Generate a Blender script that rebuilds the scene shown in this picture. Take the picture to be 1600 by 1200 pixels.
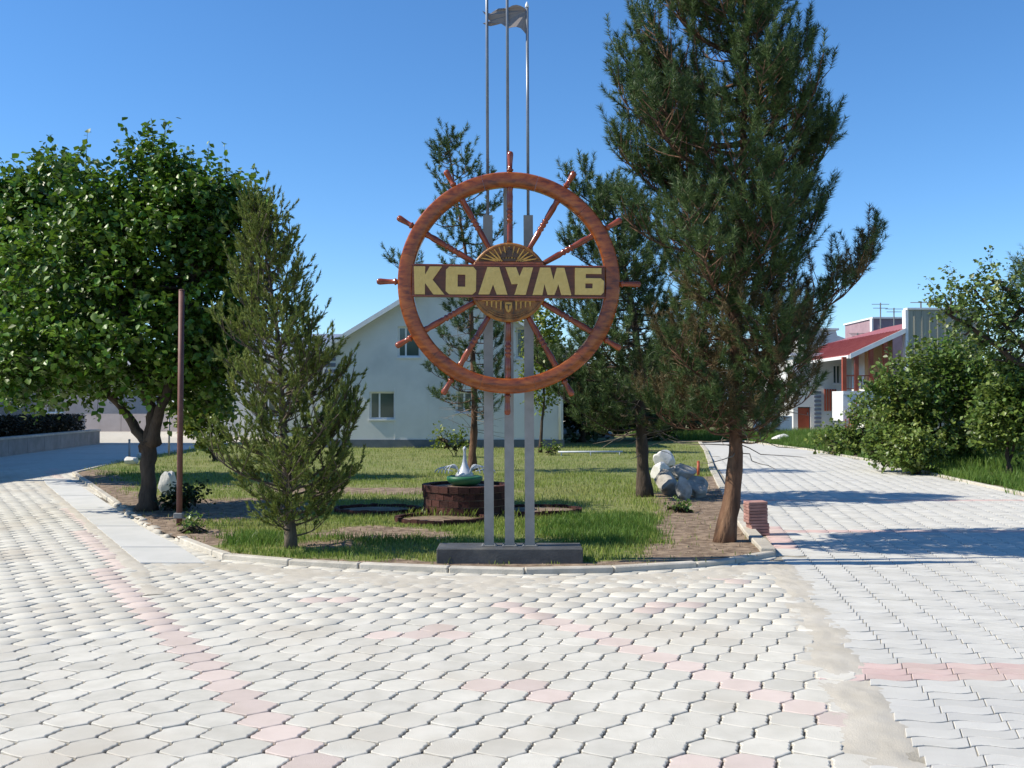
import bpy, bmesh, math, random
import numpy as np
from mathutils import Vector, Matrix, noise
from mathutils.geometry import tessellate_polygon
PI = math.pi; R = math.radians
scene = bpy.context.scene
C = scene.collection
for o in list(bpy.data.objects): bpy.data.objects.remove(o)

# ---------------------------------------------------------------- camera, sky, sun, exposure
CAMZ = 1.6; F = 1555.0; PITCH = math.atan(30 / F)
cam = bpy.data.cameras.new('camera'); cam.sensor_width = 36; cam.lens = F / 1600 * 36
cam.clip_start = 0.05; cam.clip_end = 9000
cam_o = bpy.data.objects.new('camera', cam); C.objects.link(cam_o)
cam_o.location = (0, 0, CAMZ); cam_o.rotation_euler = (PI / 2 + PITCH, 0, 0)
scene.camera = cam_o
SUN_EL = 43.5; SUN_AZ = -94.5           # azimuth from +Y, clockwise
world = bpy.data.worlds.new('World'); scene.world = world; world.use_nodes = True
wn = world.node_tree; bg = wn.nodes['Background']
sky = wn.nodes.new('ShaderNodeTexSky'); sky.sky_type = 'NISHITA'; sky.sun_disc = False
sky.sun_elevation = R(SUN_EL); sky.sun_rotation = R(SUN_AZ); sky.altitude = 2600
sky.air_density = 1.3; sky.dust_density = 0.0; sky.ozone_density = 6.5
hsv = wn.nodes.new('ShaderNodeHueSaturation'); hsv.inputs['Saturation'].default_value = 1.13
wn.links.new(sky.outputs[0], hsv.inputs['Color']); wn.links.new(hsv.outputs[0], bg.inputs[0]); bg.inputs[1].default_value = 0.128
sun = bpy.data.lights.new('sun', 'SUN'); sun.energy = 4.9; sun.angle = R(0.55); sun.color = (1, 0.93, 0.80)
sun_o = bpy.data.objects.new('sun', sun); C.objects.link(sun_o); sun_o.location = (-20, 2, 20)
sd = Vector((math.sin(R(SUN_AZ)) * math.cos(R(SUN_EL)), math.cos(R(SUN_AZ)) * math.cos(R(SUN_EL)), math.sin(R(SUN_EL))))
sun_o.rotation_euler = sd.to_track_quat('Z', 'Y').to_euler()
vs = scene.view_settings; vs.view_transform = 'Standard'; vs.look = 'None'; vs.gamma = 1; vs.use_curve_mapping = False
vs.exposure = 0.5

# ---------------------------------------------------------------- measuring helpers
def ray(px, py):
    u = (px - 800) / F; v = (600 - py) / F
    return Vector((u, math.cos(PITCH) - v * math.sin(PITCH), math.sin(PITCH) + v * math.cos(PITCH)))
def G(px, py, z=0.0):                   # the ground point seen at a photo pixel
    d = ray(px, py); t = (z - CAMZ) / d.z
    return Vector((d.x * t, d.y * t, z))
def P(px, py, Y):                       # the point at depth Y seen at a photo pixel
    d = ray(px, py); t = Y / d.y
    return Vector((d.x * t, Y, CAMZ + d.z * t))

# ---------------------------------------------------------------- object helpers
def link(o, parent=None):
    C.objects.link(o)
    if parent is not None: o.parent = parent
    return o
def tag(o, label=None, cat=None, group=None, kind=None):
    for k, v in (('label', label), ('category', cat), ('group', group), ('kind', kind)):
        if v: o[k] = v
    return o
def thing(name, label, cat, loc=(0, 0, 0), group=None, rot=None):
    o = bpy.data.objects.new(name, None); C.objects.link(o); o.location = loc; o.empty_display_size = .2
    if rot: o.rotation_euler = rot
    return tag(o, label, cat, group)
class MB:
    def __init__(s): s.v = []; s.f = []
    def add(s, vs_, fs_):
        n = len(s.v); s.v += [tuple(v) for v in vs_]; s.f += [tuple(i + n for i in f) for f in fs_]
        return s
    def box(s, x0, x1, y0, y1, z0, z1):
        return s.add([(x, y, z) for z in (z0, z1) for y in (y0, y1) for x in (x0, x1)],
                     [(0, 2, 3, 1), (4, 5, 7, 6), (0, 1, 5, 4), (1, 3, 7, 5), (3, 2, 6, 7), (2, 0, 4, 6)])
    def obox(s, c, ax, ay, az, hx, hy, hz):
        c = Vector(c); ax = Vector(ax).normalized() * hx; ay = Vector(ay).normalized() * hy; az = Vector(az).normalized() * hz
        return s.add([c + ax * i + ay * j + az * k for k in (-1, 1) for j in (-1, 1) for i in (-1, 1)],
                     [(0, 2, 3, 1), (4, 5, 7, 6), (0, 1, 5, 4), (1, 3, 7, 5), (3, 2, 6, 7), (2, 0, 4, 6)])
    def cbox(s, x0, x1, y0, y1, z0, z1, b):                     # chamfered box
        bm = bmesh.new(); bmesh.ops.create_cube(bm, size=1)
        for v in bm.verts: v.co = Vector((x0 + (v.co.x + .5) * (x1 - x0), y0 + (v.co.y + .5) * (y1 - y0), z0 + (v.co.z + .5) * (z1 - z0)))
        bmesh.ops.bevel(bm, geom=bm.edges[:], offset=b, segments=1, affect='EDGES')
        bm.verts.index_update(); s.add([v.co for v in bm.verts], [[v.index for v in f.verts] for f in bm.faces]); bm.free(); return s
    def tube(s, pts, rad, n=8, rough=0, cap=True):
        pts = [Vector(p) for p in pts]; rings = []; prev = None
        for i, p in enumerate(pts):
            t = (pts[min(i + 1, len(pts) - 1)] - pts[max(i - 1, 0)])
            if t.length < 1e-9: t = Vector((0, 0, 1))
            t.normalize()
            a = (prev - t * prev.dot(t)) if prev is not None else t.orthogonal()
            if a.length < 1e-6: a = t.orthogonal()
            a.normalize(); prev = a; b = t.cross(a)
            r = rad[i] if hasattr(rad, '__len__') else rad
            ring = []
            for k in range(n):
                an = 2 * PI * k / n
                q = a * math.cos(an) + b * math.sin(an)
                rr = r * (1 + rough * noise.noise(Vector((p.x * 6 + q.x * 2.2, p.y * 6 + q.y * 2.2, p.z * 3)))) if rough else r
                ring.append(p + q * rr)
            rings.append(ring)
        vs_ = [v for r_ in rings for v in r_]; fs = []
        for i in range(len(rings) - 1):
            for k in range(n):
                fs.append((i * n + k, i * n + (k + 1) % n, (i + 1) * n + (k + 1) % n, (i + 1) * n + k))
        if cap: fs.append(tuple(range(n - 1, -1, -1))); fs.append(tuple((len(rings) - 1) * n + k for k in range(n)))
        return s.add(vs_, fs)
    def lathe(s, o, d, prof, n=14):                              # prof: (t along d, r)
        o = Vector(o); d = Vector(d).normalized()
        a = d.orthogonal().normalized(); b = d.cross(a); vs_ = []; fs = []
        for t, r in prof:
            for k in range(n):
                an = 2 * PI * k / n; vs_.append(o + d * t + (a * math.cos(an) + b * math.sin(an)) * r)
        for i in range(len(prof) - 1):
            for k in range(n): fs.append((i * n + k, i * n + (k + 1) % n, (i + 1) * n + (k + 1) % n, (i + 1) * n + k))
        fs.append(tuple(range(n - 1, -1, -1))); fs.append(tuple((len(prof) - 1) * n + k for k in range(n)))
        return s.add(vs_, fs)
    def poly(s, pts, d, holes=()):                               # planar polygon (3-D points) extruded by vector d, with holes
        d = Vector(d); loops = [[Vector(p) for p in pts]] + [[Vector(p) for p in h] for h in holes]
        tris = tessellate_polygon(loops); flat = [p for l in loops for p in l]; n = len(flat)
        fs = [tuple(t) for t in tris] + [tuple(i + n for i in reversed(t)) for t in tris]
        k = 0
        for l in loops:
            m = len(l)
            for i in range(m): fs.append((k + i, k + (i + 1) % m, n + k + (i + 1) % m, n + k + i))
            k += m
        return s.add(flat + [p + d for p in flat], fs)
    def mesh(s, name='mesh'):
        me = bpy.data.meshes.new(name); me.from_pydata(s.v, [], s.f); me.update(); return me
    def build(s, name, m, parent=None, smooth=False, fix=True):
        me = s.mesh(name)
        if fix:
            bm = bmesh.new(); bm.from_mesh(me); bmesh.ops.recalc_face_normals(bm, faces=bm.faces[:]); bm.to_mesh(me); bm.free()
        if m: me.materials.append(m)
        if smooth:
            me.polygons.foreach_set('use_smooth', [True] * len(me.polygons))
        return link(bpy.data.objects.new(name, me), parent)
def np_mesh(name, verts, faces, m, parent=None):                 # faces: (n,3) or (n,4) array
    me = bpy.data.meshes.new(name); k = faces.shape[1]
    me.vertices.add(len(verts)); me.vertices.foreach_set('co', verts.astype(np.float32).ravel())
    me.loops.add(faces.size); me.loops.foreach_set('vertex_index', faces.astype(np.int32).ravel())
    me.polygons.add(len(faces)); me.polygons.foreach_set('loop_start', np.arange(0, faces.size, k, dtype=np.int32))
    me.update(calc_edges=True)
    if m: me.materials.append(m)
    return link(bpy.data.objects.new(name, me), parent)
def smooth_by_angle(o, ang=35):
    me = o.data; me.polygons.foreach_set('use_smooth', [True] * len(me.polygons))
    bm = bmesh.new(); bm.from_mesh(me)
    for e in bm.edges:
        if len(e.link_faces) == 2 and e.calc_face_angle(0) > R(ang): e.smooth = False
    bm.to_mesh(me); bm.free()

# ---------------------------------------------------------------- materials
def mat(name, cols, rough=.8, scale=3., detail=6., vary=0., bump=0., bscale=40., spec=.3, coat=0., trans=0., metal=0., bdist=.01, stretch=None, isl=False, dirt=None, dscale=1.2):
    m = bpy.data.materials.new(name); m.use_nodes = True; nt = m.node_tree; N = nt.nodes; L = nt.links
    p = N['Principled BSDF']; out = N['Material Output']
    p.inputs['Roughness'].default_value = rough; p.inputs['Specular IOR Level'].default_value = spec
    p.inputs['Metallic'].default_value = metal
    if coat: p.inputs['Coat Weight'].default_value = coat; p.inputs['Coat Roughness'].default_value = .12
    geo = N.new('ShaderNodeNewGeometry'); pos = geo.outputs['Position']
    if stretch:
        mp = N.new('ShaderNodeMapping'); mp.inputs['Scale'].default_value = stretch; L.new(pos, mp.inputs[0]); pos = mp.outputs[0]
    nz = N.new('ShaderNodeTexNoise'); nz.inputs['Scale'].default_value = scale; nz.inputs['Detail'].default_value = detail; nz.inputs['Roughness'].default_value = .6
    L.new(pos, nz.inputs['Vector'])
    rp = N.new('ShaderNodeValToRGB'); rp.color_ramp.elements[0].position = .3; rp.color_ramp.elements[1].position = .7
    cols = [c if len(c) == 4 else (*c, 1) for c in cols]
    if len(cols) == 1: cols = cols * 2
    rp.color_ramp.elements[0].color = cols[0]; rp.color_ramp.elements[1].color = cols[-1]
    for i, c in enumerate(cols[1:-1]):
        e = rp.color_ramp.elements.new(.3 + .4 * (i + 1) / (len(cols) - 1)); e.color = c
    L.new(nz.outputs['Fac'], rp.inputs[0]); col = rp.outputs[0]
    if dirt:
        n2 = N.new('ShaderNodeTexNoise'); n2.inputs['Scale'].default_value = dscale; n2.inputs['Detail'].default_value = 8; L.new(geo.outputs['Position'], n2.inputs['Vector'])
        r2 = N.new('ShaderNodeMapRange'); r2.inputs[1].default_value = .5; r2.inputs[2].default_value = .72; L.new(n2.outputs['Fac'], r2.inputs[0])
        mx = N.new('ShaderNodeMix'); mx.data_type = 'RGBA'; L.new(r2.outputs[0], mx.inputs['Factor']); L.new(col, mx.inputs['A']); mx.inputs['B'].default_value = (*dirt, 1); col = mx.outputs['Result']
    if vary:
        oi = N.new('ShaderNodeObjectInfo'); ad = N.new('ShaderNodeMath'); ad.operation = 'ADD'
        L.new(oi.outputs['Random'], ad.inputs[0]); L.new(geo.outputs['Random Per Island'], ad.inputs[1])
        fr = N.new('ShaderNodeMath'); fr.operation = 'FRACT'; L.new(ad.outputs[0], fr.inputs[0])
        mr = N.new('ShaderNodeMapRange'); mr.inputs[3].default_value = 1 - vary; mr.inputs[4].default_value = 1 + vary; L.new(fr.outputs[0], mr.inputs[0])
        hs = N.new('ShaderNodeHueSaturation'); L.new(mr.outputs[0], hs.inputs['Value']); L.new(col, hs.inputs['Color'])
        if isl:
            wn_ = N.new('ShaderNodeTexWhiteNoise'); wn_.noise_dimensions = '1D'; L.new(fr.outputs[0], wn_.inputs['W'])
            m3 = N.new('ShaderNodeMapRange'); m3.inputs[3].default_value = .48; m3.inputs[4].default_value = .52; L.new(wn_.outputs['Value'], m3.inputs[0]); L.new(m3.outputs[0], hs.inputs['Hue'])
        col = hs.outputs[0]
    L.new(col, p.inputs['Base Color'])
    if bump:
        nb = N.new('ShaderNodeTexNoise'); nb.inputs['Scale'].default_value = bscale; nb.inputs['Detail'].default_value = 5; L.new(pos, nb.inputs['Vector'])
        bp = N.new('ShaderNodeBump'); bp.inputs['Strength'].default_value = bump; bp.inputs['Distance'].default_value = bdist
        L.new(nb.outputs['Fac'], bp.inputs['Height']); L.new(bp.outputs[0], p.inputs['Normal'])
    if trans:
        tr = N.new('ShaderNodeBsdfTranslucent'); L.new(col, tr.inputs[0]); ms = N.new('ShaderNodeMixShader'); ms.inputs[0].default_value = trans
        L.new(p.outputs[0], ms.inputs[1]); L.new(tr.outputs[0], ms.inputs[2]); L.new(ms.outputs[0], out.inputs[0])
    return m
M = {}
M['paver'] = mat('pale_concrete_paver', [(.47, .45, .39), (.58, .555, .49)], .75, 5, 8, vary=.08, bump=.35, bscale=160, isl=False, dirt=(.47, .43, .36), dscale=.8)
M['pink'] = mat('pink_concrete_paver', [(.52, .435, .385), (.58, .49, .44)], .75, 6, 8, vary=.10, bump=.35, bscale=160, dirt=(.50, .42, .36), dscale=1.3)
M['pinkwave'] = mat('pink_wave_paver', [(.50, .355, .325), (.57, .435, .395)], .75, 6, 8, vary=.08, bump=.35, bscale=160, dirt=(.50, .42, .36), dscale=1.3)
M['wave'] = mat('grey_wave_paver', [(.47, .455, .41), (.56, .545, .50)], .7, 4, 8, vary=.07, bump=.3, bscale=160, dirt=(.46, .45, .42), dscale=.6)
M['sand'] = mat('sandy_joint_fill', [(.22, .20, .16), (.36, .33, .27)], .95, 3, 10, bump=.6, bscale=90)
M['sandpale'] = mat('pale_sand', [(.40, .365, .30), (.50, .465, .40)], .95, 2.5, 10, bump=.4, bscale=120)
M['joint'] = mat('dark_joint_dust', [(.085, .078, .064), (.19, .172, .145)], .95, 1.5, 8, bump=.5, bscale=90)
M['slab'] = mat('concrete_slab', [(.47, .47, .44), (.56, .55, .52)], .8, 2, 8, vary=.05, bump=.3, bscale=100)
M['kerb'] = mat('kerb_concrete', [(.38, .35, .29), (.54, .50, .43)], .85, 6, 8, vary=.08, bump=.5, bscale=70, dirt=(.36, .33, .28))
M['soil'] = mat('dry_soil', [(.11, .075, .05), (.20, .145, .10), (.29, .215, .15)], .95, 6, 10, bump=.5, bscale=30, bdist=.01)
M['wood'] = mat('varnished_orange_wood', [(.08, .016, .005), (.26, .058, .009), (.38, .11, .016)], .32, 3.2, 8, vary=.12, bump=.12, bscale=20, coat=.5, stretch=(3, 3, 9))
M['redwood'] = mat('varnished_red_wood', [(.13, .024, .008), (.32, .065, .016)], .25, 5, 4, vary=.12, coat=.6)
M['board'] = mat('dark_red_board', [(.085, .024, .009), (.16, .05, .016)], .4, 3, 6, coat=.3, stretch=(1, 1, 12))
M['letter'] = mat('pale_tan_letter_paint', [(.50, .355, .11), (.57, .42, .145)], .6, 12, 4, bump=.2)
M['carve'] = mat('golden_brown_carving', [(.15, .05, .010), (.40, .17, .028)], .4, 14, 6, bump=.5, bscale=60, coat=.3)
M['gold'] = mat('gold_carving', [(.46, .23, .035), (.62, .34, .06)], .4, 14, 4, coat=.3)
M['dark'] = mat('dark_carving', [(.05, .025, .012), (.10, .05, .02)], .4, 14, 4, coat=.3)
M['steel'] = mat('grey_painted_steel', [(.165, .168, .165), (.225, .228, .222)], .5, 8, 5, spec=.5)
M['pipe'] = mat('blue_grey_steel_pipe', [(.17, .19, .22), (.22, .24, .27)], .35, 8, 4, metal=.3)
M['flag'] = mat('brown_grey_sheet_metal', [(.23, .20, .185), (.27, .235, .215)], .5, 3, 4)
M['plinth'] = mat('dark_grey_plinth', [(.045, .045, .045), (.10, .10, .098)], .55, 5, 8, bump=.3, bscale=50, dirt=(.15, .14, .12), dscale=3)
M['pinebark'] = mat('pine_bark', [(.05, .030, .020), (.13, .07, .042), (.21, .125, .075)], .9, 7, 10, bump=1., bscale=17, bdist=.035, stretch=(1, 1, .3))
M['darkbark'] = mat('dark_bark', [(.035, .026, .02), (.10, .075, .055)], .9, 9, 8, bump=1., bscale=20, bdist=.03, stretch=(1, 1, .3))
M['twig'] = mat('pale_twig', [(.16, .13, .10), (.28, .235, .19)], .9, 9, 5)
M['graybark'] = mat('grey_brown_bark', [(.07, .055, .042), (.15, .12, .09)], .9, 9, 6, bump=.6)
M['needle'] = mat('pine_needles', [(.052, .092, .030), (.105, .158, .046)], .5, .9, 3, vary=.5, isl=True, trans=.3, spec=.35)
M['needle2'] = mat('dry_pine_needles', [(.10, .075, .030), (.13, .10, .045)], .6, 2, 3, vary=.4, trans=.2)
M['leaf'] = mat('maple_leaves', [(.042, .10, .011), (.14, .245, .024)], .45, 1.1, 3, vary=.55, isl=True, trans=.27, spec=.5)
M['bushleaf'] = mat('bush_leaves', [(.08, .15, .025), (.17, .22, .045)], .42, .7, 3, vary=.45, isl=True, trans=.32, spec=.5)
M['greyleaf'] = mat('apricot_leaves', [(.085, .16, .035), (.19, .23, .065)], .42, 1.3, 3, vary=.45, isl=True, trans=.3, spec=.5)
M['limeleaf'] = mat('lime_leaves', [(.13, .19, .025), (.20, .24, .04)], .42, 1.3, 3, vary=.3, trans=.4, spec=.5)
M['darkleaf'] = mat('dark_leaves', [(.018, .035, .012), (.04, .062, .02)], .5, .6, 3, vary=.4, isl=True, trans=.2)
M['cedar'] = mat('arborvitae_sprays', [(.12, .165, .035), (.22, .26, .06)], .6, 1.2, 3, vary=.4, isl=True, trans=.25)
M['grass'] = mat('grass_blades', [(.14, .22, .035), (.25, .31, .07), (.34, .33, .13)], .55, .45, 6, vary=.35, isl=True, trans=.4)
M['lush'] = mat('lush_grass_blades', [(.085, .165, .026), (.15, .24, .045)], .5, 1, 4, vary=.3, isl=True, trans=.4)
M['housewall'] = mat('white_render_wall', [(.64, .64, .60), (.73, .73, .70)], .85, .9, 8, bump=.25, bscale=40, dirt=(.55, .56, .54), dscale=.6)
M['housebase'] = mat('dark_blue_grey_base', [(.10, .12, .14), (.15, .17, .19)], .8, 3, 5)
M['metalroof'] = mat('grey_metal_roof', [(.22, .22, .24), (.30, .30, .32)], .5, 2, 4)
M['fascia'] = mat('white_paint', [(.70, .70, .68), (.78, .78, .76)], .5, 4, 3)
M['glass'] = mat('window_glass', [(.05, .075, .065), (.10, .13, .11)], .08, .8, 2, spec=.8)
M['curtain'] = mat('green_grey_curtain', [(.16, .20, .15), (.24, .28, .21)], .9, 5, 2, stretch=(12, 1, .5))
M['quoin'] = mat('blue_grey_quoin', [(.12, .14, .19), (.17, .19, .24)], .8, 4, 3)
M['redroof'] = mat('red_metal_roof', [(.30, .08, .07), (.38, .12, .10)], .45, 2, 4)
M['slatgrey'] = mat('grey_green_render', [(.30, .29, .23), (.40, .385, .31)], .85, 1.5, 5, stretch=(6, 6, .3))
M['lilac'] = mat('lilac_brick_wall', [(.28, .19, .21), (.36, .25, .27)], .85, 3, 5, bump=.2)
M['ochre'] = mat('ochre_wall', [(.40, .27, .13), (.46, .31, .16)], .85, 2, 3)
M['redpaint'] = mat('red_brown_paint', [(.30, .06, .03), (.38, .09, .045)], .5, 3, 4)
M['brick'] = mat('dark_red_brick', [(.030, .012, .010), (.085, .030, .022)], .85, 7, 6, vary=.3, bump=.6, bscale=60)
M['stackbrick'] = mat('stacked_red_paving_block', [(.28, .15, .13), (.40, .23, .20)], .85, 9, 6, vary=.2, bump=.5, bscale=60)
M['bowl'] = mat('green_painted_tyre', [(.02, .10, .045), (.035, .15, .07)], .45, 5, 4)
M['white'] = mat('white_painted_metal', [(.42, .46, .52), (.55, .58, .63)], .4, 5, 3)
M['rock'] = mat('pale_grey_granite', [(.18, .165, .145), (.36, .34, .31), (.50, .48, .45)], .9, 5, 12, bump=.9, bscale=22)
M['whiterock'] = mat('whitewashed_stone', [(.50, .49, .45), (.70, .69, .66)], .9, 4, 8, bump=.7, bscale=25)
M['polebrown'] = mat('brown_painted_pole', [(.12, .055, .045), (.19, .09, .075)], .55, 10, 6)
M['greywall'] = mat('grey_concrete_wall', [(.20, .20, .19), (.32, .31, .30)], .9, 2, 8, bump=.4, bscale=25)
M['pinkwall'] = mat('pinkish_plaster', [(.42, .36, .34), (.5, .44, .42)], .9, 2, 4)
M['snow'] = mat('snowy_mountain', [(.16, .20, .27), (.24, .29, .38), (.75, .78, .82)], .9, .004, 8)  # bluish rock tones carry the distance haze in their colour
rng = np.random.default_rng(7); random.seed(7)

# ---------------------------------------------------------------- plan of the place (metres)
def pip(x, y, poly):
    c = False; j = len(poly) - 1
    for i in range(len(poly)):
        xi, yi = poly[i][:2]; xj, yj = poly[j][:2]
        if (yi > y) != (yj > y) and x < (xj - xi) * (y - yi) / (yj - yi) + xi: c = not c
        j = i
    return c
def seg_dist(x, y, a, b):
    ax, ay = a[:2]; bx, by = b[:2]; dx, dy = bx - ax, by - ay
    t = max(0, min(1, ((x - ax) * dx + (y - ay) * dy) / (dx * dx + dy * dy + 1e-9)))
    return math.hypot(x - ax - t * dx, y - ay - t * dy)
KPX = [(245, 711), (190, 722), (112, 741), (178, 790), (208, 812), (240, 831), (330, 868), (348, 874), (450, 883), (560, 889), (700, 895), (820, 898), (960, 895), (1090, 887), (1150, 880), (1212, 869)]
KERB = [G(*p) for p in KPX]
KR = [G(1212, 869), G(1182, 838), G(1155, 800), G(1136, 768), G(1119, 738), G(1107, 707), G(1096, 692)]
LAWN = [tuple(p[:2]) for p in KERB] + [tuple(p[:2]) for p in KR[1:]] + [(7.8, 60), (-11.2, 60)]
BL = [G(1390, 1300), G(1370, 1200), G(1352, 1130), G(1292, 1040), G(1262, 960), G(1225, 900), G(1206, 880), G(1212, 869)]   # joint between the two pavings
def bl_x(y):
    pts = [(BL[0].x - .35, -3)] + [tuple(p[:2]) for p in BL]
    for a, b in zip(pts, pts[1:]):
        if min(a[1], b[1]) <= y <= max(a[1], b[1]) and a[1] != b[1]: return a[0] + (b[0] - a[0]) * (y - a[1]) / (b[1] - a[1])
    return BL[-1].x
REDGE = [(9.0, -4), (8.9, 6), (8.75, 14), (8.85, 17.2), (9.85, 27), (10.1, 34), (9.6, 41.5)]
def rd_x(y):
    for a, b in zip(REDGE, REDGE[1:]):
        if a[1] <= y <= b[1]: return a[0] + (b[0] - a[0]) * (y - a[1]) / (b[1] - a[1])
    return 9.6
SLAB_L = [G(218, 881), G(66, 752)]; SLAB_R = [G(322, 878), G(236, 836), G(172, 790), G(106, 746)]
slab_poly = [tuple(SLAB_L[0][:2])] + [tuple(p[:2]) for p in SLAB_R] + [tuple(SLAB_L[1][:2])]

def sheet(name, pts, z, m, kind='structure', parent=None, thick=0):
    me = MB()
    pts = [Vector((p[0], p[1], z)) for p in pts]
    tr = tessellate_polygon([pts]); me.add(pts, [tuple(t) for t in tr])
    o = me.build(name, m, parent)
    if o.data.polygons and sum(p.normal.z for p in o.data.polygons) < 0: o.data.flip_normals()
    if kind: o['kind'] = kind
    return o
# wide ground out to the horizon
gnd = sheet('ground', [(-4000, -600), (4000, -600), (4000, 6000), (-4000, 6000)], -.09, mat('dry_grass_ground', [(.07, .10, .03), (.14, .13, .06), (.20, .17, .11)], .95, .15, 10, bump=.5, bscale=8))

# ---------------------------------------------------------------- paved square: hexagonal pavers
PW, PH = .243, .205
def hexpoly(g=.005, s=.010, r=.066):
    RT = (PW / 2 + s, r); Pk = (-s, PH - r)
    LT = (RT[0] - PW, RT[1])
    w = .012
    pts = [Pk, ((Pk[0] + RT[0]) / 2, (Pk[1] + RT[1]) / 2 + .006), RT, (PW / 2 + s * .35 + w, r * .38), (PW / 2 + s * .2 - w * .4, r * .12), (PW / 2 - s * .2 + w * .4, -r * .12), (PW / 2 - s * .35 - w, -r * .38)]
    half2 = [(-p[0], -p[1]) for p in pts]
    # order: peak, mid, RT, side.., then RB(-LT) , mid, -peak ...
    full = [Pk, ((Pk[0] + RT[0]) / 2, (Pk[1] + RT[1]) / 2 + .007), RT, (PW / 2 + .015, .034), (PW / 2 + .001, .012), (PW / 2 - .001, -.012), (PW / 2 - .015, -.034), (-LT[0], -LT[1]), (-(LT[0] + Pk[0]) / 2, -(LT[1] + Pk[1]) / 2 - .007)]
    full += [(-p[0], -p[1]) for p in full[:3]] + [(-p[0], -p[1]) for p in full[3:7]] + [LT, ((LT[0] + Pk[0]) / 2, (LT[1] + Pk[1]) / 2 + .007)]
    return full
def inset_poly(pts, g):
    n = len(pts); out = []
    for i in range(n):
        p0 = Vector(pts[i - 1]); p = Vector(pts[i]); p1 = Vector(pts[(i + 1) % n])
        e0 = (p - p0).normalized(); e1 = (p1 - p).normalized()
        n0 = Vector((e0.y, -e0.x)); n1 = Vector((e1.y, -e1.x)); nn = n0 + n1
        k = max(.5, nn.length_squared / 2)
        out.append(tuple(p - nn / k * g))
    return out
def block_mesh_data(poly, gap, bev, depth=.022):
    area = sum(poly[i - 1][0] * poly[i][1] - poly[i][0] * poly[i - 1][1] for i in range(len(poly)))
    if area < 0: poly = poly[::-1]
    a = inset_poly(poly, gap); b = inset_poly(poly, gap + bev)
    # inset_poly moves along outward normals for ccw loops, sign checked here
    if abs(sum(a[i - 1][0] * a[i][1] - a[i][0] * a[i - 1][1] for i in range(len(a)))) > abs(area):
        a = inset_poly(poly, -gap); b = inset_poly(poly, -gap - bev)
    n = len(a); vs_ = [(x, y, -depth) for x, y in a] + [(x, y, -bev * .6) for x, y in a] + [(x, y, 0) for x, y in b]
    fs = [tuple(range(2 * n, 3 * n))]
    for i in range(n):
        j = (i + 1) % n
        fs += [(i, j, n + j, n + i), (n + i, n + j, 2 * n + j, 2 * n + i)]
    return vs_, fs
HV, HF = block_mesh_data(hexpoly(), .0078, .005, .03)
# wave shaped block
WW, WH = .272, .124
def wavepoly():
    n = 8; f = lambda t: .020 * math.sin(2 * PI * t)
    bot = [(-WW / 2 + WW * i / n, -WH / 2 + f(i / n)) for i in range(n + 1)]
    top = [(x + .046, WH / 2 + f((x + .046 - .020 + WW / 2) / WW)) for x, y in reversed(bot)]
    return bot + top
WV, WF = block_mesh_data(wavepoly(), .0034, .0035, .03)
def mk_mesh(name, V, Fc, m):
    me = bpy.data.meshes.new(name); me.from_pydata(V, [], Fc); me.update(); me.materials.append(m); return me
hex_mesh = {'p': mk_mesh('paver', HV, HF, M['paver']), 'k': mk_mesh('pink_paver', HV, HF, M['pink'])}
wav_mesh = {'p': mk_mesh('wave_block', WV, WF, M['wave']), 'k': mk_mesh('pink_wave_block', WV, WF, M['pinkwave'])}

x_far = -16.2
pav_outline = [(-16, -4), (BL[0].x - .35, -4)] + [tuple(p[:2]) for p in BL] + [(KR[1].x, KR[1].y)] + [(KR[1].x - .4, KR[1].y + .3)] + \
    [(-8.0, 40), (-16.3, 40)]
pavement = sheet('pavement', pav_outline, -.015, M['joint'])
def in_lawn(x, y, m=.0):
    if not pip(x, y, LAWN): return False
    if m and min(seg_dist(x, y, LAWN[i], LAWN[i + 1]) for i in range(len(LAWN) - 1)) < m: return False
    return True
def visible(x, y, mrg):
    return y > .5 and abs(x) < .56 * y + mrg
cells = []
ORX, ORY = G(350, 1070).x + .02, G(350, 1070).y
for j in range(-40, 110):
    y = ORY + j * PH
    if not (1.2 < y < 24.5): continue
    i0 = int((-14.5 - ORX) / PW) - 60; i1 = 70
    for i in range(i0, i1):
        x = ORX + i * PW - (j % 2) * PW / 2 - (j // 2) * 0 + .0
        xx = ORX + (i - j * .5) * PW
        if xx < -14.6 or xx > 4: continue
        if not visible(xx, y, 2.2): continue
        if xx > bl_x(y) + .03 + .05 * math.sin(y * 9.1): continue
        if in_lawn(xx, y, .10): continue
        if y > 8.5 and pip(xx, y, slab_poly): continue
        cells.append((i, j, xx, y))
pink_line = set(); clusters = [G(605, 995), G(640, 995), G(660, 988), G(690, 990), G(785, 1071), G(825, 1072), G(845, 1071), G(830, 1084), G(500, 934), G(530, 934), G(1025, 955), G(1060, 947), G(1035, 944), G(1085, 948), G(1130, 905), G(1160, 907), G(1075, 1190), G(1140, 1190), G(490, 938), G(700, 985)]
lineB0, lineB1 = G(805, 950), G(1305, 1112)
def is_pink(i, j, x, y):
    # line A: the lattice diagonal i = 0 line (with a gentle drift), line B: through the measured ends
    xa = ORX - (y - ORY) * .565
    if y > 9.5: xa = ORX - (9.5 - ORY) * .565 - (y - 9.5) * .505
    if abs(x - xa) < PW / 2 + .001: return True
    if 5.05 < y < 7.95:
        t = (y - lineB0.y) / (lineB1.y - lineB0.y); xb = lineB0.x + (lineB1.x - lineB0.x) * t
        if abs(x - xb) < PW / 2: return True
    for c in clusters:
        if abs(x - c.x) < PW / 2 and abs(y - c.y) < PH / 2: return True
    return False
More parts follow.
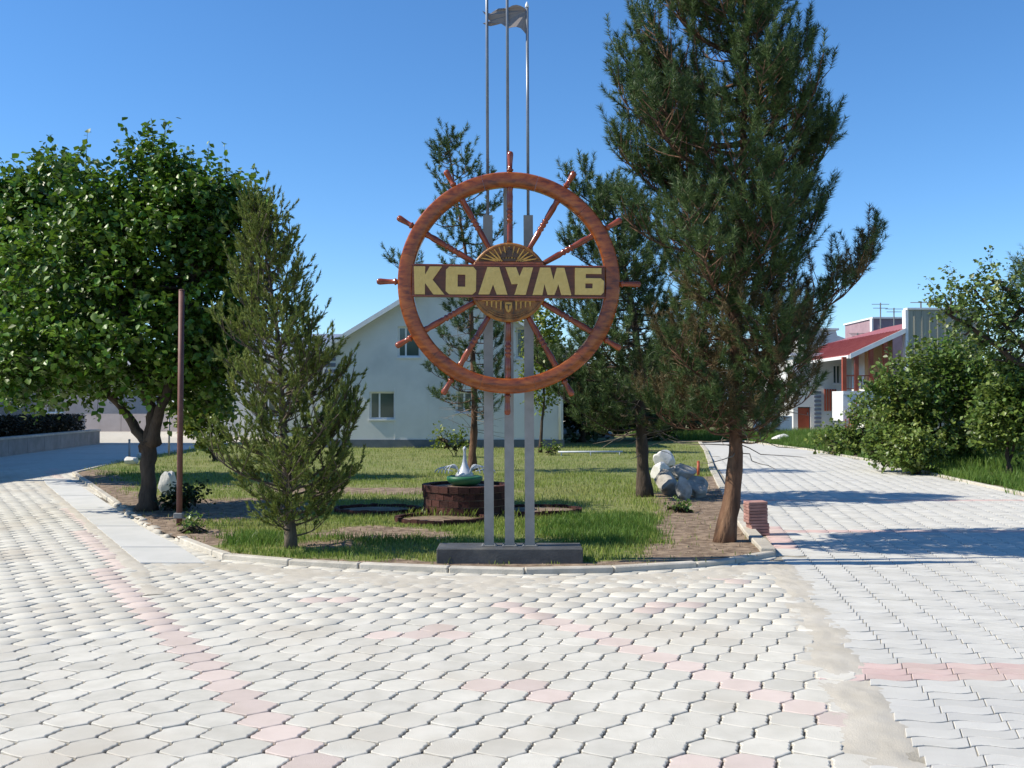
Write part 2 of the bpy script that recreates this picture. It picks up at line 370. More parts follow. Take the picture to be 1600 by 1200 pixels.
def place_blocks(cells, meshes, V, Fc, parent, name, pinkf, mats, npart=300):
    shown = [c for c in cells if abs(c[2] if len(c) == 4 else 0) < .515 * c[3] + .1 and c[3] > 4.25]
    shown.sort(key=lambda c: math.hypot(c[2], c[3])); near = set(shown[:npart])
    acc = {'p': [], 'k': []}
    for c in cells:
        x, y = c[2], c[3]; k = 'k' if pinkf(*c) else 'p'
        tx, ty, tz = random.gauss(0, .007), random.gauss(0, .007), random.gauss(0, .012 if name == 'paver' else .004); dz = random.gauss(0, .0013)
        if c in near:
            o = bpy.data.objects.new(name, meshes[k]); C.objects.link(o); o.parent = parent
            o.location = (x, y, dz); o.rotation_euler = (tx, ty, tz)
        else: acc[k].append((x, y, dz, tx, ty, tz))
    base = np.array(V); nf = [f for f in Fc]
    for k, rows in acc.items():
        if not rows: continue
        A = np.array(rows); n = len(A); nv = len(base)
        c_, s_ = np.cos(A[:, 5])[:, None], np.sin(A[:, 5])[:, None]
        bx, by, bz = base[:, 0][None], base[:, 1][None], base[:, 2][None]
        X = bx * c_ - by * s_ + A[:, 0:1]; Y = bx * s_ + by * c_ + A[:, 1:2]
        Z = bz + A[:, 2:3] - bx * A[:, 4:5] + by * A[:, 3:4]
        verts = np.stack([X, Y, Z], -1).reshape(-1, 3)
        me = bpy.data.meshes.new(name + '_field'); me.vertices.add(len(verts)); me.vertices.foreach_set('co', verts.astype(np.float32).ravel())
        fl = np.concatenate([np.array(f) for f in nf]); sizes = np.array([len(f) for f in nf])
        loops = (fl[None] + (np.arange(n) * nv)[:, None]).ravel(); st = np.concatenate([[0], np.cumsum(sizes)[:-1]])
        starts = (st[None] + (np.arange(n) * len(fl))[:, None]).ravel()
        me.loops.add(len(loops)); me.loops.foreach_set('vertex_index', loops.astype(np.int32))
        me.polygons.add(len(starts)); me.polygons.foreach_set('loop_start', starts.astype(np.int32)); me.update(calc_edges=True)
        me.materials.append(mats[k])
        o = link(bpy.data.objects.new(name + '_field' if k == 'p' else 'pink_' + name + '_field', me), parent); o['kind'] = 'stuff'
place_blocks(cells, hex_mesh, HV, HF, pavement, 'paver', is_pink, {'p': M['paver'], 'k': M['pink']})

# road on the right: wavy blocks
road_pts = [(BL[0].x - .35, -4)] + [tuple(p[:2]) for p in BL] + [tuple(p[:2]) for p in KR[1:]] + [(9.6, 41.5)] + REDGE[::-1][1:]
road = sheet('road', road_pts, -.007, M['sand'])
def rl_x(y):
    if y < BL[-1].y: return bl_x(y) + .06 + .05 * math.sin(y * 7.3) + .03 * math.sin(y * 17)
    for a, b in zip(KR, KR[1:]):
        if a.y <= y <= b.y: return a.x + (b.x - a.x) * (y - a.y) / (b.y - a.y)
    return KR[-1].x
wcells = []
for j in range(-30, 260):
    y = 5.97 + j * WH
    if not (1.3 < y < 30): continue
    for i in range(-40, 60):
        x = 2.2 + i * WW + j * .020
        if x < rl_x(y) + (.02 if y < 10.3 else .12) or x > rd_x(y) - .02 or not visible(x, y, 2.0): continue
        wcells.append((i, j, x, y))
def wp(i, j, x, y):
    if j in (-1, 0, 1): return True
    if 84 <= j <= 85 or 52 <= j <= 53: return True
    return 11 < y < 13 and x < rl_x(y) + .45
place_blocks(wcells, wav_mesh, WV, WF, road, 'wave_block', wp, {'p': M['wave'], 'k': M['pinkwave']})
# far reach of the road, where the blocks blur together
far_pts = [(rl_x(30), 30), (KR[-2].x, KR[-2].y), (KR[-1].x, KR[-1].y), (9.6, 41.5), (10.1, 34), (rd_x(30), 30)]
if far_pts[1][1] < 30: far_pts.pop(1)
sheet('road', far_pts, -.001, M['wave'])
far_l = sheet('pavement', [(-16.2, 24.4), (-9.6, 24.4), (-10.4, 27), (-10.8, 31), (-11.2, 60), (-27, 60), (-16.6, 40)], -.001, M['paver'])
# sand washed over the joint between the two pavings
def drift(name, pth, wl, wr, hgt, seed, du=.022, m='sandpale'):
    """a thin spill of sand along a path of (x, y): a fine height field that sinks below the pavers where it thins out"""
    sb = MB(); L = [0]
    for a, b in zip(pth, pth[1:]): L.append(L[-1] + math.hypot(b[0] - a[0], b[1] - a[1]))
    n = int(L[-1] / .03); m_ = int((wl + wr) / du); k = 0
    for i in range(n + 1):
        d = L[-1] * i / n
        while k < len(L) - 2 and L[k + 1] < d: k += 1
        t = (d - L[k]) / (L[k + 1] - L[k]); a, b = pth[k], pth[k + 1]; x = a[0] + (b[0] - a[0]) * t; y = a[1] + (b[1] - a[1]) * t
        ux, uy = (b[0] - a[0]), (b[1] - a[1]); l = math.hypot(ux, uy); nx, ny = -uy / l, ux / l
        for j in range(m_ + 1):
            w = -wr + (wl + wr) * j / m_; f = 1 - (w / (wl if w > 0 else wr)) ** 2
            px, py = x + nx * w, y + ny * w
            h = hgt * 2 * (f * 1.9 - 1.35) + .010 * noise.noise(Vector((px * 2.3, py * 2.3, seed))) + .008 * noise.noise(Vector((px * 9, py * 9, seed))) + .005 * noise.noise(Vector((px * 30, py * 30, seed)))
            sb.v.append((px, py, max(-.016, min(h, .012)) if 0 < j < m_ else -.018))
        if i:
            q = len(sb.v) - 2 * (m_ + 1)
            for j in range(m_): sb.f.append((q + j, q + j + 1, q + m_ + 2 + j, q + m_ + 1 + j))
    o = sb.build(name, M[m], pavement, True, fix=False); o['kind'] = 'stuff'
    if sum(p.normal.z for p in o.data.polygons) < 0: o.data.flip_normals()
drift('sand_drift', [(bl_x(y) + .04, y) for y in [1.5 + i * .3 for i in range(29)]], .26, .24, .0045, 1)
drift('sand_skirt', [(G(px, py).x, G(px, py).y) for px, py in [(300, 872), (348, 880), (450, 890), (560, 896), (700, 902), (820, 905), (960, 902), (1090, 894), (1206, 880)]], .10, .75, .003, 4)
drift('sand_skirt', [(G(px, py).x, G(px, py).y) for px, py in [(60, 752), (120, 800), (175, 850), (215, 890), (240, 930)]], .14, .14, .006, 8)

# concrete slab strip beside the left kerb
rows_y = [881, 856, 823, 797, 775, 757, 748]
def edge_at(line, py):
    a = [(218, 881), (66, 752)] if line == 0 else [(322, 881), (310, 868), (236, 834), (172, 790), (100, 742)]
    for p, q in zip(a, a[1:]):
        if q[1] <= py <= p[1]: return p[0] + (q[0] - p[0]) * (py - p[1]) / (q[1] - p[1])
    return a[-1][0]
for a, b in zip(rows_y, rows_y[1:]):
    q = [G(edge_at(0, a), a), G(edge_at(1, a), a), G(edge_at(1, b), b), G(edge_at(0, b), b)]
    c = sum(q, Vector()) / 4; q = [c + (p - c) * (1 - .02 / max(.3, (p - c).length)) for p in q]
    mb = MB(); mb.add([(p.x, p.y, -.012) for p in q] + [(p.x, p.y, .010) for p in q] , [(0, 1, 5, 4), (1, 2, 6, 5), (2, 3, 7, 6), (3, 0, 4, 7), (4, 5, 6, 7)])
    mb.build('concrete_slab', M['slab'], pavement)

# ---------------------------------------------------------------- kerbs
kerb = bpy.data.objects.new('kerb', None); C.objects.link(kerb); kerb['kind'] = 'structure'
def kerb_run(pts, w, h, step, inward=1, broken=None, zb=-.02):
    L = []; d = 0
    for a, b in zip(pts, pts[1:]):
        L.append((d, a, b)); d += (b - a).length
    def at(s):
        for d0, a, b in L:
            if s <= d0 + (b - a).length + 1e-6: return a.lerp(b, max(0, (s - d0) / (b - a).length))
        return pts[-1].copy()
    # stones follow the vertices: cut each leg in equal stones near the step length
    for d0, a, b in L:
        ln = (b - a).length; n = max(1, round(ln / step))
        for k in range(n):
            p = a.lerp(b, k / n); q = a.lerp(b, (k + 1) / n); u = (q - p).normalized(); nrm = Vector((-u.y, u.x, 0)) * inward
            mid = (p + q) / 2; gap = .006; hh = h; tl = 0
            hl = (q - p).length / 2 - gap; jit = random.gauss(0, .004); tilt = random.gauss(0, .006)
            if broken and broken(mid):
                m = 3
                for z in range(m):
                    c = p.lerp(q, (z + .5) / m) + nrm * (w / 2 + random.uniform(-.03, .03)); k2 = MB(); L2 = random.uniform(.08, .13)
                    k2.cbox(-L2, L2, -.06, .06, -.05, random.uniform(.03, .06), .025)
                    o = k2.build('kerb_stone', M['kerb'], kerb, True); o.location = (c.x, c.y, .0); o.rotation_euler = (random.gauss(0, .1), random.gauss(0, .1), math.atan2(u.y, u.x) + random.gauss(0, .25))
                continue
            mb = MB(); mb.cbox(-hl, hl, 0, w, zb, hh, .011)
            o = mb.build('kerb_stone', M['kerb'], kerb)
            o.location = (mid.x + nrm.x * (jit if inward > 0 else jit), mid.y + nrm.y * jit, random.gauss(0, .003))
            o.rotation_euler = (tilt, 0, math.atan2(u.y, u.x) + (0 if inward > 0 else 0) + random.gauss(0, .004))
            if inward < 0:
                for v in o.data.vertices: v.co.y -= w
def rock_mb(r, sc, seed, sub=3, rough=.35, flat=3):
    bm = bmesh.new(); bmesh.ops.create_icosphere(bm, subdivisions=sub, radius=1)
    rs = random.Random(seed); off = Vector((rs.uniform(0, 50), rs.uniform(0, 50), rs.uniform(0, 50)))
    planes = [(Vector((rs.gauss(0, 1), rs.gauss(0, 1), rs.gauss(0, 1))).normalized(), rs.uniform(.55, .85)) for _ in range(flat * 5)]
    for v in bm.verts:
        d = v.co.normalized(); k = 1 + rough * noise.noise(d * 1.3 + off) + rough * .35 * noise.noise(d * 4 + off) + rough * .12 * noise.noise(d * 11 + off)
        p = d * k
        for n, h in planes:
            s = p.dot(n)
            if s > h: p -= n * (s - h) * .96
        v.co = Vector((p.x * sc[0], p.y * sc[1], p.z * sc[2])) * r
    mb = MB(); bm.verts.index_update(); mb.add([v.co for v in bm.verts], [[v.index for v in f.verts] for f in bm.faces]); bm.free(); return mb
kerb_run(KERB, .10, .055, .95, 1, lambda m: 11.5 < m.y < 15.4 and m.x < -3)
kerb_run(KR[:3], .16, .085, .9, 1)
kerb_run(KR[2:], .14, .07, 1.3, 1)
rk_edge = [Vector((x, y, 0)) for x, y in REDGE[2:]]
kerb_run(rk_edge, .10, .045, 1.6, -1)

# ---------------------------------------------------------------- lawn with bare soil
def soil_mask(x, y):
    n = noise.noise(Vector((x * .7, y * .7, 0))) * .40 + noise.noise(Vector((x * 3, y * 3, 5))) * .40
    dk = min(seg_dist(x, y, KERB[i], KERB[i + 1]) for i in range(2, len(KERB) - 1))
    v = 0
    if x > -3.2: v = max(v, 1.05 - max(0, dk - (.30 if x > -1.2 else .12)) / .25)                      # strip along the front kerb
    rb = [G(1052, 885)[:2], G(1050, 800)[:2], G(1040, 775)[:2], G(1100, 760)[:2], G(1120, 745)[:2], G(1160, 800)[:2], G(1215, 868)[:2], G(1130, 888)[:2]]
    if pip(x, y, rb): v = max(v, 1.1)
    elif min(seg_dist(x, y, rb[i], rb[(i + 1) % 8]) for i in range(8)) < .5: v = max(v, .82 - 1.5 * min(seg_dist(x, y, rb[i], rb[(i + 1) % 8]) for i in range(8)))
    if x < -3.2: v = max(v, 1.25 - dk / 1.0)
    p = G(600, 770); v = max(v, 1.1 - (((x - p.x) / 2.6) ** 2 + ((y - p.y) / .9) ** 2))
    p = G(420, 760); v = max(v, .8 - (((x - p.x) / 2) ** 2 + ((y - p.y) / 1.0) ** 2))
    p = G(510, 855); v = max(v, .95 - (((x - p.x) / .7) ** 2 + ((y - p.y) / .5) ** 2))
    p = G(300, 800); v = max(v, 1.3 - (((x - p.x) / 2.0) ** 2 + ((y - p.y) / 2.0) ** 2))
    p = G(590, 838); v = max(v, 1.05 - (((x - p.x) / 1.1) ** 2 + ((y - p.y) / .8) ** 2))
    return v + n
lm = M['lawn'] = mat('lawn_ground', [(.12, .15, .04), (.21, .21, .08)], .95, 1.2, 8, bump=.5, bscale=45)
nt = lm.node_tree; at = nt.nodes.new('ShaderNodeAttribute'); at.attribute_name = 'soil'
pb = nt.nodes['Principled BSDF']; src = pb.inputs['Base Color'].links[0].from_socket
n1 = nt.nodes.new('ShaderNodeTexNoise'); n1.inputs['Scale'].default_value = 9; n1.inputs['Detail'].default_value = 8; nt.links.new(nt.nodes['Geometry'].outputs['Position'], n1.inputs['Vector'])
rr = nt.nodes.new('ShaderNodeValToRGB'); rr.color_ramp.elements[0].color = (.10, .068, .045, 1); rr.color_ramp.elements[1].color = (.30, .225, .16, 1); rr.color_ramp.elements[0].position = .32; rr.color_ramp.elements[1].position = .68
nt.links.new(n1.outputs['Fac'], rr.inputs[0])
ma = nt.nodes.new('ShaderNodeMath'); ma.operation = 'MULTIPLY_ADD'; nt.links.new(n1.outputs['Fac'], ma.inputs[0]); ma.inputs[1].default_value = .8; nt.links.new(at.outputs['Fac'], ma.inputs[2])
mr = nt.nodes.new('ShaderNodeMapRange'); mr.inputs[1].default_value = .75; mr.inputs[2].default_value = 1.0; nt.links.new(ma.outputs[0], mr.inputs[0])
mx = nt.nodes.new('ShaderNodeMix'); mx.data_type = 'RGBA'; nt.links.new(mr.outputs[0], mx.inputs['Factor']); nt.links.new(src, mx.inputs['A']); nt.links.new(rr.outputs[0], mx.inputs['B']); nt.links.new(mx.outputs['Result'], pb.inputs['Base Color'])
LZ = .035
def ground_z(x, y): return LZ + .018 * noise.noise(Vector((x * .8, y * .8, 9))) + .007 * noise.noise(Vector((x * 5, y * 5, 9)))
bm = bmesh.new(); st = .14
gx = np.arange(-11.4, 8.2, st); vid = {}
ys = list(np.arange(9.3, 24, st)) + list(np.arange(24, 61, .7))
for yi, y in enumerate(ys):
    for xi, x in enumerate(gx):
        vid[(xi, yi)] = None
def inside_shrunk(x, y): return pip(x, y, LAWN)
ins = {}
for (xi, yi) in vid: ins[(xi, yi)] = inside_shrunk(gx[xi], ys[yi])
soil_vals = []
def gv(k):
    if vid[k] is None:
        x, y = float(gx[k[0]]), float(ys[k[1]])
        vid[k] = bm.verts.new((x, y, ground_z(x, y))); soil_vals.append(soil_mask(x, y))
    return vid[k]
for yi in range(len(ys) - 1):
    for xi in range(len(gx) - 1):
        ks = [(xi, yi), (xi + 1, yi), (xi + 1, yi + 1), (xi, yi + 1)]
        if all(ins[k] for k in ks): bm.faces.new([gv(k) for k in ks])
# snap the outer rim to the kerb line
loopv = [v for v in bm.verts if v.is_boundary and v.co.y < 59]
for v in loopv:
    best = None
    for i in range(len(LAWN) - 1):
        a = Vector(LAWN[i][:2]); b = Vector(LAWN[i + 1][:2]); p = v.co.xy; t = max(0, min(1, (p - a).dot(b - a) / max(1e-9, (b - a).length_squared))); q = a + (b - a) * t
        if best is None or (q - p).length < best[0]: best = ((q - p).length, q)
    if best[0] < .35: v.co.x += (best[1].x - v.co.x) * .92; v.co.y += (best[1].y - v.co.y) * .92
me = bpy.data.meshes.new('lawn'); bm.to_mesh(me); bm.free(); me.materials.append(lm)
me.attributes.new('soil', 'FLOAT', 'POINT').data.foreach_set('value', soil_vals[:len(me.vertices)])
me.polygons.foreach_set('use_smooth', [True] * len(me.polygons))
lawn = link(bpy.data.objects.new('lawn', me)); lawn['kind'] = 'structure'
# verge right of the road
verge = sheet('verge', [(x + .1, y) for x, y in REDGE] + [(3, 41.6), (3, 90), (60, 90), (60, -4)], .012, mat('verge_earth', [(.06, .075, .022), (.12, .11, .05), (.26, .20, .14)], .95, .7, 8, bump=.9, bscale=25))
yard = sheet('yard', [(-40, 38), (-11.3, 38), (-11.3, 60), (-40, 60)], .004, M['sandpale'])

# ---------------------------------------------------------------- grass
def blades(name, pts, h, w, m, seed, lean=.35, ztop=None):
    r = np.random.default_rng(seed); n = len(pts); pts = np.array(pts)
    hh = h * r.uniform(.5, 1.35, n) * pts[:, 3]; ww = w * r.uniform(.7, 1.3, n)
    an = r.uniform(0, 2 * PI, n); la = r.uniform(0, 2 * PI, n); ll = hh * lean * r.uniform(.2, 1.5, n)
    bx, by, bz = pts[:, 0], pts[:, 1], pts[:, 2]
    dx, dy = np.cos(an) * ww / 2, np.sin(an) * ww / 2; lx, ly = np.cos(la) * ll, np.sin(la) * ll
    v = np.zeros((n, 5, 3))
    v[:, 0] = np.stack([bx - dx, by - dy, bz], -1); v[:, 1] = np.stack([bx + dx, by + dy, bz], -1)
    v[:, 2] = np.stack([bx + dx * .8 + lx * .35, by + dy * .8 + ly * .35, bz + hh * .55], -1); v[:, 3] = np.stack([bx - dx * .8 + lx * .35, by - dy * .8 + ly * .35, bz + hh * .55], -1)
    v[:, 4] = np.stack([bx + lx, by + ly, bz + hh * .95], -1)
    idx = (np.arange(n) * 5)[:, None]
    f = np.concatenate([idx + np.array([[0, 1, 2]]), idx + np.array([[0, 2, 3]]), idx + np.array([[3, 2, 4]])])
    o = np_mesh(name, v.reshape(-1, 3), f, m); return o
gp, lush = [], []
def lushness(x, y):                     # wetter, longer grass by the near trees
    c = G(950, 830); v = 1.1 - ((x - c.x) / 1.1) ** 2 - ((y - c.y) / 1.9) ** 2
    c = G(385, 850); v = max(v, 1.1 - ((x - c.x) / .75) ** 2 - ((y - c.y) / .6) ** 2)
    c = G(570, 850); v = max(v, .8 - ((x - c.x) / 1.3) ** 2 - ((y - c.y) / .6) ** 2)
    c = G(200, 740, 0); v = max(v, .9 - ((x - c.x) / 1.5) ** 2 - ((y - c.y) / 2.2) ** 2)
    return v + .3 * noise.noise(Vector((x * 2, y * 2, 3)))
rs = random.Random(5)
def scatter(x0, x1, y0, y1, n, far):
    for _ in range(n):
        x, y = rs.uniform(x0, x1), rs.uniform(y0, y1)
        if not visible(x, y, .8) or not pip(x, y, LAWN): continue
        s = soil_mask(x, y) + .2 * noise.noise(Vector((x * 8, y * 8, 0)))
        l = lushness(x, y)
        if s > .35 and rs.random() < min(.985, (s - .35) * 2.2): continue
        if l < .2 and rs.random() < .35 + .3 * noise.noise(Vector((x * 1.5, y * 1.5, 7))): continue
        z = ground_z(x, y) - .004
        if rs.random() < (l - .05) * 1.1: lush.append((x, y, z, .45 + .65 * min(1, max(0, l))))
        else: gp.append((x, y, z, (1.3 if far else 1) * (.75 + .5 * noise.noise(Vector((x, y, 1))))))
scatter(-5.5, 3.2, 9.5, 14, 95000, False)
scatter(-10.6, 4.5, 14, 22, 90000, True)
scatter(-11, 6.5, 22, 37, 60000, True)
tag(blades('lawn_grass', gp, .07, .0085, M['grass'], 1), 'short dry green lawn grass covering the garden island', 'grass', kind='stuff')
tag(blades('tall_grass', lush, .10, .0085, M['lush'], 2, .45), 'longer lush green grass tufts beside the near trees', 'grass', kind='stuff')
vp = []
for _ in range(130000):
    y = 12 + 32 * rs.random() ** 1.2; x = rd_x(min(y, 41)) + .12 - (.35 * rs.random() if rs.random() < .07 else 0) + rs.random() ** 1.5 * 9
    if x > .56 * y + 1: continue
    if noise.noise(Vector((x * .9, y * .5, 2))) > .28 and x < rd_x(min(y, 41)) + 1.5: continue
    d = x - rd_x(min(y, 41)); vp.append((x, y, .01, .45 + min(1.3, d * .6) * (.8 + .5 * noise.noise(Vector((x, y, 4))))))
for _ in range(26000):
    x = rs.uniform(5.5, 17); y = rs.uniform(41.7, 50); vp.append((x, y, .01, 1.2))
tag(blades('verge_grass', vp, .30, .013, M['lush'], 3, .4), 'tall weeds and grass along the right edge of the road', 'grass', kind='stuff')
# clods and litter on the soil
cl = MB(); 
for _ in range(9000):
    x, y = rs.uniform(-5.5, 3.6), rs.uniform(9.6, 17)
    if not pip(x, y, LAWN) or soil_mask(x, y) < .55: continue
    r_ = rs.uniform(.005, .016) * (1 if rs.random() < .95 else 2.2); z = ground_z(x, y); a = rs.uniform(0, 6)
    vs_ = [(x + r_ * math.cos(a + t) * rs.uniform(.6, 1.2), y + r_ * math.sin(a + t) * rs.uniform(.6, 1.2), z - .003) for t in (0, 1.3, 2.5, 3.8, 5)] + [(x, y, z + r_ * .7)]
    cl.add(vs_, [(i, (i + 1) % 5, 5) for i in range(5)])
tag(cl.build('soil_clods', M['soil'], lawn), kind='stuff')

# ---------------------------------------------------------------- trees
def shoots_mesh(name, S, D, Ls, m, parent, per=34, nl=.075, nw=.0045, spread=.9, fwd=.75, seed=0):
    r = np.random.default_rng(seed); S = np.array(S); D = np.array(D); D /= np.linalg.norm(D, axis=1)[:, None] + 1e-9; Ls = np.array(Ls); n = len(S)
    t = r.uniform(0, 1, (n, per, 1)); base = S[:, None] + D[:, None] * Ls[:, None, None] * t
    rad = r.normal(0, 1, (n, per, 3)); rad -= (rad * D[:, None]).sum(-1, keepdims=True) * D[:, None]; rad /= np.linalg.norm(rad, axis=-1, keepdims=True) + 1e-9
    nd = D[:, None] * fwd + rad * spread * (1 - .5 * t) ; nd /= np.linalg.norm(nd, axis=-1, keepdims=True)
    ln = nl * r.uniform(.7, 1.2, (n, per, 1)); tip = base + nd * ln
    sd_ = np.cross(nd, r.normal(0, 1, (n, per, 3))); sd_ /= np.linalg.norm(sd_, axis=-1, keepdims=True) + 1e-9
    a = base - sd_ * nw / 2; b = base + sd_ * nw / 2; mid = base + nd * ln * .6
    v = np.stack([a, b, tip], 2).reshape(-1, 3)
    f = np.arange(len(v)).reshape(-1, 3)
    return np_mesh(name, v, f, m, parent)
def interp(tab, z):
    if z <= tab[0][0]: return tab[0][1:]
    for a, b in zip(tab, tab[1:]):
        if a[0] <= z <= b[0]:
            t = (z - a[0]) / (b[0] - a[0]); return tuple(a[k] + (b[k] - a[k]) * t for k in range(1, len(a)))
    return tab[-1][1:]
def conifer(t, trunk, rad, env, nb, seed, needle, per, nl, nw, up=.25, gap=.5, sub=9, shoot=.17, bark='pinebark', z0=None, extra=(), dead=0, density=1., rise=.35, spread=.9, fwd=.75, droop=.12, rough=.12, bare_tw=0., holes=0., vert=.35):
    """trunk: polyline in world coords; env rows: (z, r_left, r_right)"""
    rs = random.Random(seed); loc = Vector(t.location)
    W = lambda p: Vector(p) - loc
    trunk = [Vector(p) for p in trunk]
    def tp(z):
        for a, b in zip(trunk, trunk[1:]):
            if a.z <= z <= b.z: return a.lerp(b, (z - a.z) / (b.z - a.z))
        return trunk[-1].copy()
    pts = []; rr_ = []
    H = trunk[-1].z - trunk[0].z; n = 34
    for i in range(n + 1):
        z = trunk[0].z + H * i / n; p = tp(z) + Vector((.02 * noise.noise(Vector((z * 1.1, seed, 0))), .02 * noise.noise(Vector((z, seed, 7))), 0)); k = i / n
        pts.append(W(p)); r0 = rad * (1 - .88 * k ** .9) * (1 + .38 * math.exp(-k * H / .16)); rr_.append(r0)
    pts[0].z -= .06
    mb = MB(); mb.tube(pts, rr_, 14, rough=.35); mb.build('trunk', M[bark], t, True)
    S, D, L = [], [], []; bmz = MB(); dd = MB(); S2, D2, L2 = [], [], []
    zlo, zhi = env[0][0], env[-1][0]
    def shoot_at(p, d, l, dry=False):
        (S2 if dry else S).append(tuple(p)); (D2 if dry else D).append(tuple(d)); (L2 if dry else L).append(l)
    def branch(z, az, ln, el, r0, bare=.3):
        p = tp(z); segs = 7; path = [p.copy()]; a = az; e = el
        for s in range(segs):
            k = (s + 1) / segs
            e2 = e - droop * (1 - k) * 2 + up * k * k * 2
            a += rs.gauss(0, .09)
            d = Vector((math.cos(a) * math.cos(e2), math.sin(a) * math.cos(e2), math.sin(e2)))
            p = p + d * ln / segs; path.append(p.copy())
        bmz.tube([W(q) for q in path], [r0 * (1 - .85 * i / segs) for i in range(segs + 1)], 5, rough=0, cap=False)
        m = max(4, int(sub * ln / 1.2 * density))
        for q in range(m):
            k = bare + (1 - bare) * (q + rs.random()) / m; f_ = k * segs; i = min(int(f_), segs - 1); b = path[i].lerp(path[i + 1], f_ - i); d = (path[i + 1] - path[i]).normalized()
            sgn = 1 if q % 2 else -1
            sl = (.22 + .34 * ln * (1 - k) + .05) * rs.uniform(.6, 1.2)
            sd1 = Vector((-d.y, d.x, 0)).normalized() * sgn
            dr = (d * rs.uniform(.4, .9) + sd1 * rs.uniform(.5, 1.1) + Vector((0, 0, rs.uniform(-.15, .65)))).normalized()
            ns = max(2, int(sl / (shoot * .62))); pp = b.copy(); tw = [pp.copy()]
            for s in range(ns):
                inner = s < ns * bare_tw
                dr = (dr + Vector((rs.gauss(0, .18), rs.gauss(0, .18), .10 + up * .25))).normalized()
                nx = pp + dr * sl / ns
                if not inner: shoot_at(nx if s == ns - 1 else pp, dr + Vector((0, 0, vert)) + Vector((rs.gauss(0, .25), rs.gauss(0, .25), rs.gauss(0, .2))), shoot * rs.uniform(.7, 1.25), dead and rs.random() < dead and z < zlo + .25 * (zhi - zlo))
                if not inner and rs.random() < .55: shoot_at(pp, Vector((rs.gauss(0, .8), rs.gauss(0, .8), rs.uniform(0, 1.2))), shoot * rs.uniform(.5, 1))
                pp = nx; tw.append(pp.copy())
            bmz.tube([W(x) for x in tw], [r0 * .28 * (1 - .6 * i / max(1, len(tw) - 1)) + .002 for i in range(len(tw))], 3, cap=False)
        for _ in range(3): shoot_at(path[-1], (path[-1] - path[-2]).normalized() + Vector((rs.gauss(0, .2), rs.gauss(0, .2), .5)), shoot * 1.2)
    for i in range(nb):
        k = (i + rs.random() * .8) / nb; z = zlo + (zhi - zlo) * k
        az = i * 2.39996 + rs.gauss(0, .3); rl, rr2 = interp(env, z); c = math.cos(az)
        base_r = rl * (1 - c) / 2 + rr2 * (1 + c) / 2
        ln = base_r * rs.uniform(1 - gap, 1.08)
        if holes and noise.noise(Vector((math.cos(az) * 1.1, math.sin(az) * 1.1, z * 1.3 + seed))) > .30 - holes: ln *= .45
        if ln < .12: ln = .12
        hr = (z - zlo) / (zhi - zlo); el = rise * .2 + rise * 1.5 * hr * hr + rs.gauss(0, .10)
        branch(max(tp(z).z * 0 + z - math.tan(max(0, el)) * ln * .55, trunk[0].z + .5 * (zlo - trunk[0].z)), az, ln / max(.55, math.cos(el)), el, .009 + .011 * ln)
    for (z, az, ln, el) in extra: branch(z, R(az), ln, R(el), .02, .4)
    # leader
    tz = trunk[-1]
    for _ in range(14): shoot_at(tz - Vector((0, 0, rs.uniform(0, .5))), Vector((rs.gauss(0, .4), rs.gauss(0, .4), 1)), shoot * 1.3)
    # bare dead twigs low in the crown
    if dead:
        for _ in range(60):
            z = rs.uniform(zlo - .3, zlo + .45 * (zhi - zlo)); az = rs.uniform(0, 2 * PI); p = tp(z); q = [p]; d = Vector((math.cos(az), math.sin(az), rs.uniform(-.3, .3)))
            for s in range(5): d = d + Vector((rs.gauss(0, .25), rs.gauss(0, .25), rs.gauss(0, .2))); p = p + d.normalized() * .17; q.append(p)
            dd.tube([W(x) for x in q], [.008, .007, .006, .005, .004, .002], 3, cap=False)
        dd.build('dead_twigs', M['twig'], t, True)['kind'] = 'stuff'
    bmz.build('limbs', M[bark], t, True, fix=False)['kind'] = 'stuff'
    shoots_mesh('crown', np.array(S) - np.array(loc), D, L, M[needle], t, per, nl, nw, spread, fwd, seed)
    if S2: shoots_mesh('dry_needles', np.array(S2) - np.array(loc), D2, L2, M['needle2'], t, per, nl, nw, spread, fwd, seed)
    return len(S)
def leaves_mesh(name, Pt, Dr, size, m, parent, seed, asp=.8, hang=.25):
    r = np.random.default_rng(seed); Pt = np.array(Pt); n = len(Pt); Dr = np.array(Dr)
    d = Dr + r.normal(0, .55, (n, 3)); d[:, 2] -= hang; d /= np.linalg.norm(d, axis=1)[:, None]
    up = r.normal(0, .45, (n, 3)); up[:, 2] += 1.0
    s = np.cross(d, up); s /= np.linalg.norm(s, axis=1)[:, None] + 1e-9; nn = np.cross(s, d)
    sz = (size * r.uniform(.45, 1.35, n))[:, None]; w = sz * asp / 2
    b = Pt; tip = Pt + d * sz; L_ = Pt + d * sz * .42 - s * w + nn * sz * .13; R_ = Pt + d * sz * .42 + s * w + nn * sz * .13
    L2_ = Pt + d * sz * .75 - s * w * .62 + nn * sz * .06; R2_ = Pt + d * sz * .75 + s * w * .62 + nn * sz * .06
    v = np.stack([b, R_, R2_, tip, L2_, L_], 1).reshape(-1, 3); i = (np.arange(n) * 6)[:, None]
    f = np.concatenate([i + np.array([[0, 1, 2, 3]]), i + np.array([[0, 3, 4, 5]])])
    return np_mesh(name, v, f, m, parent)
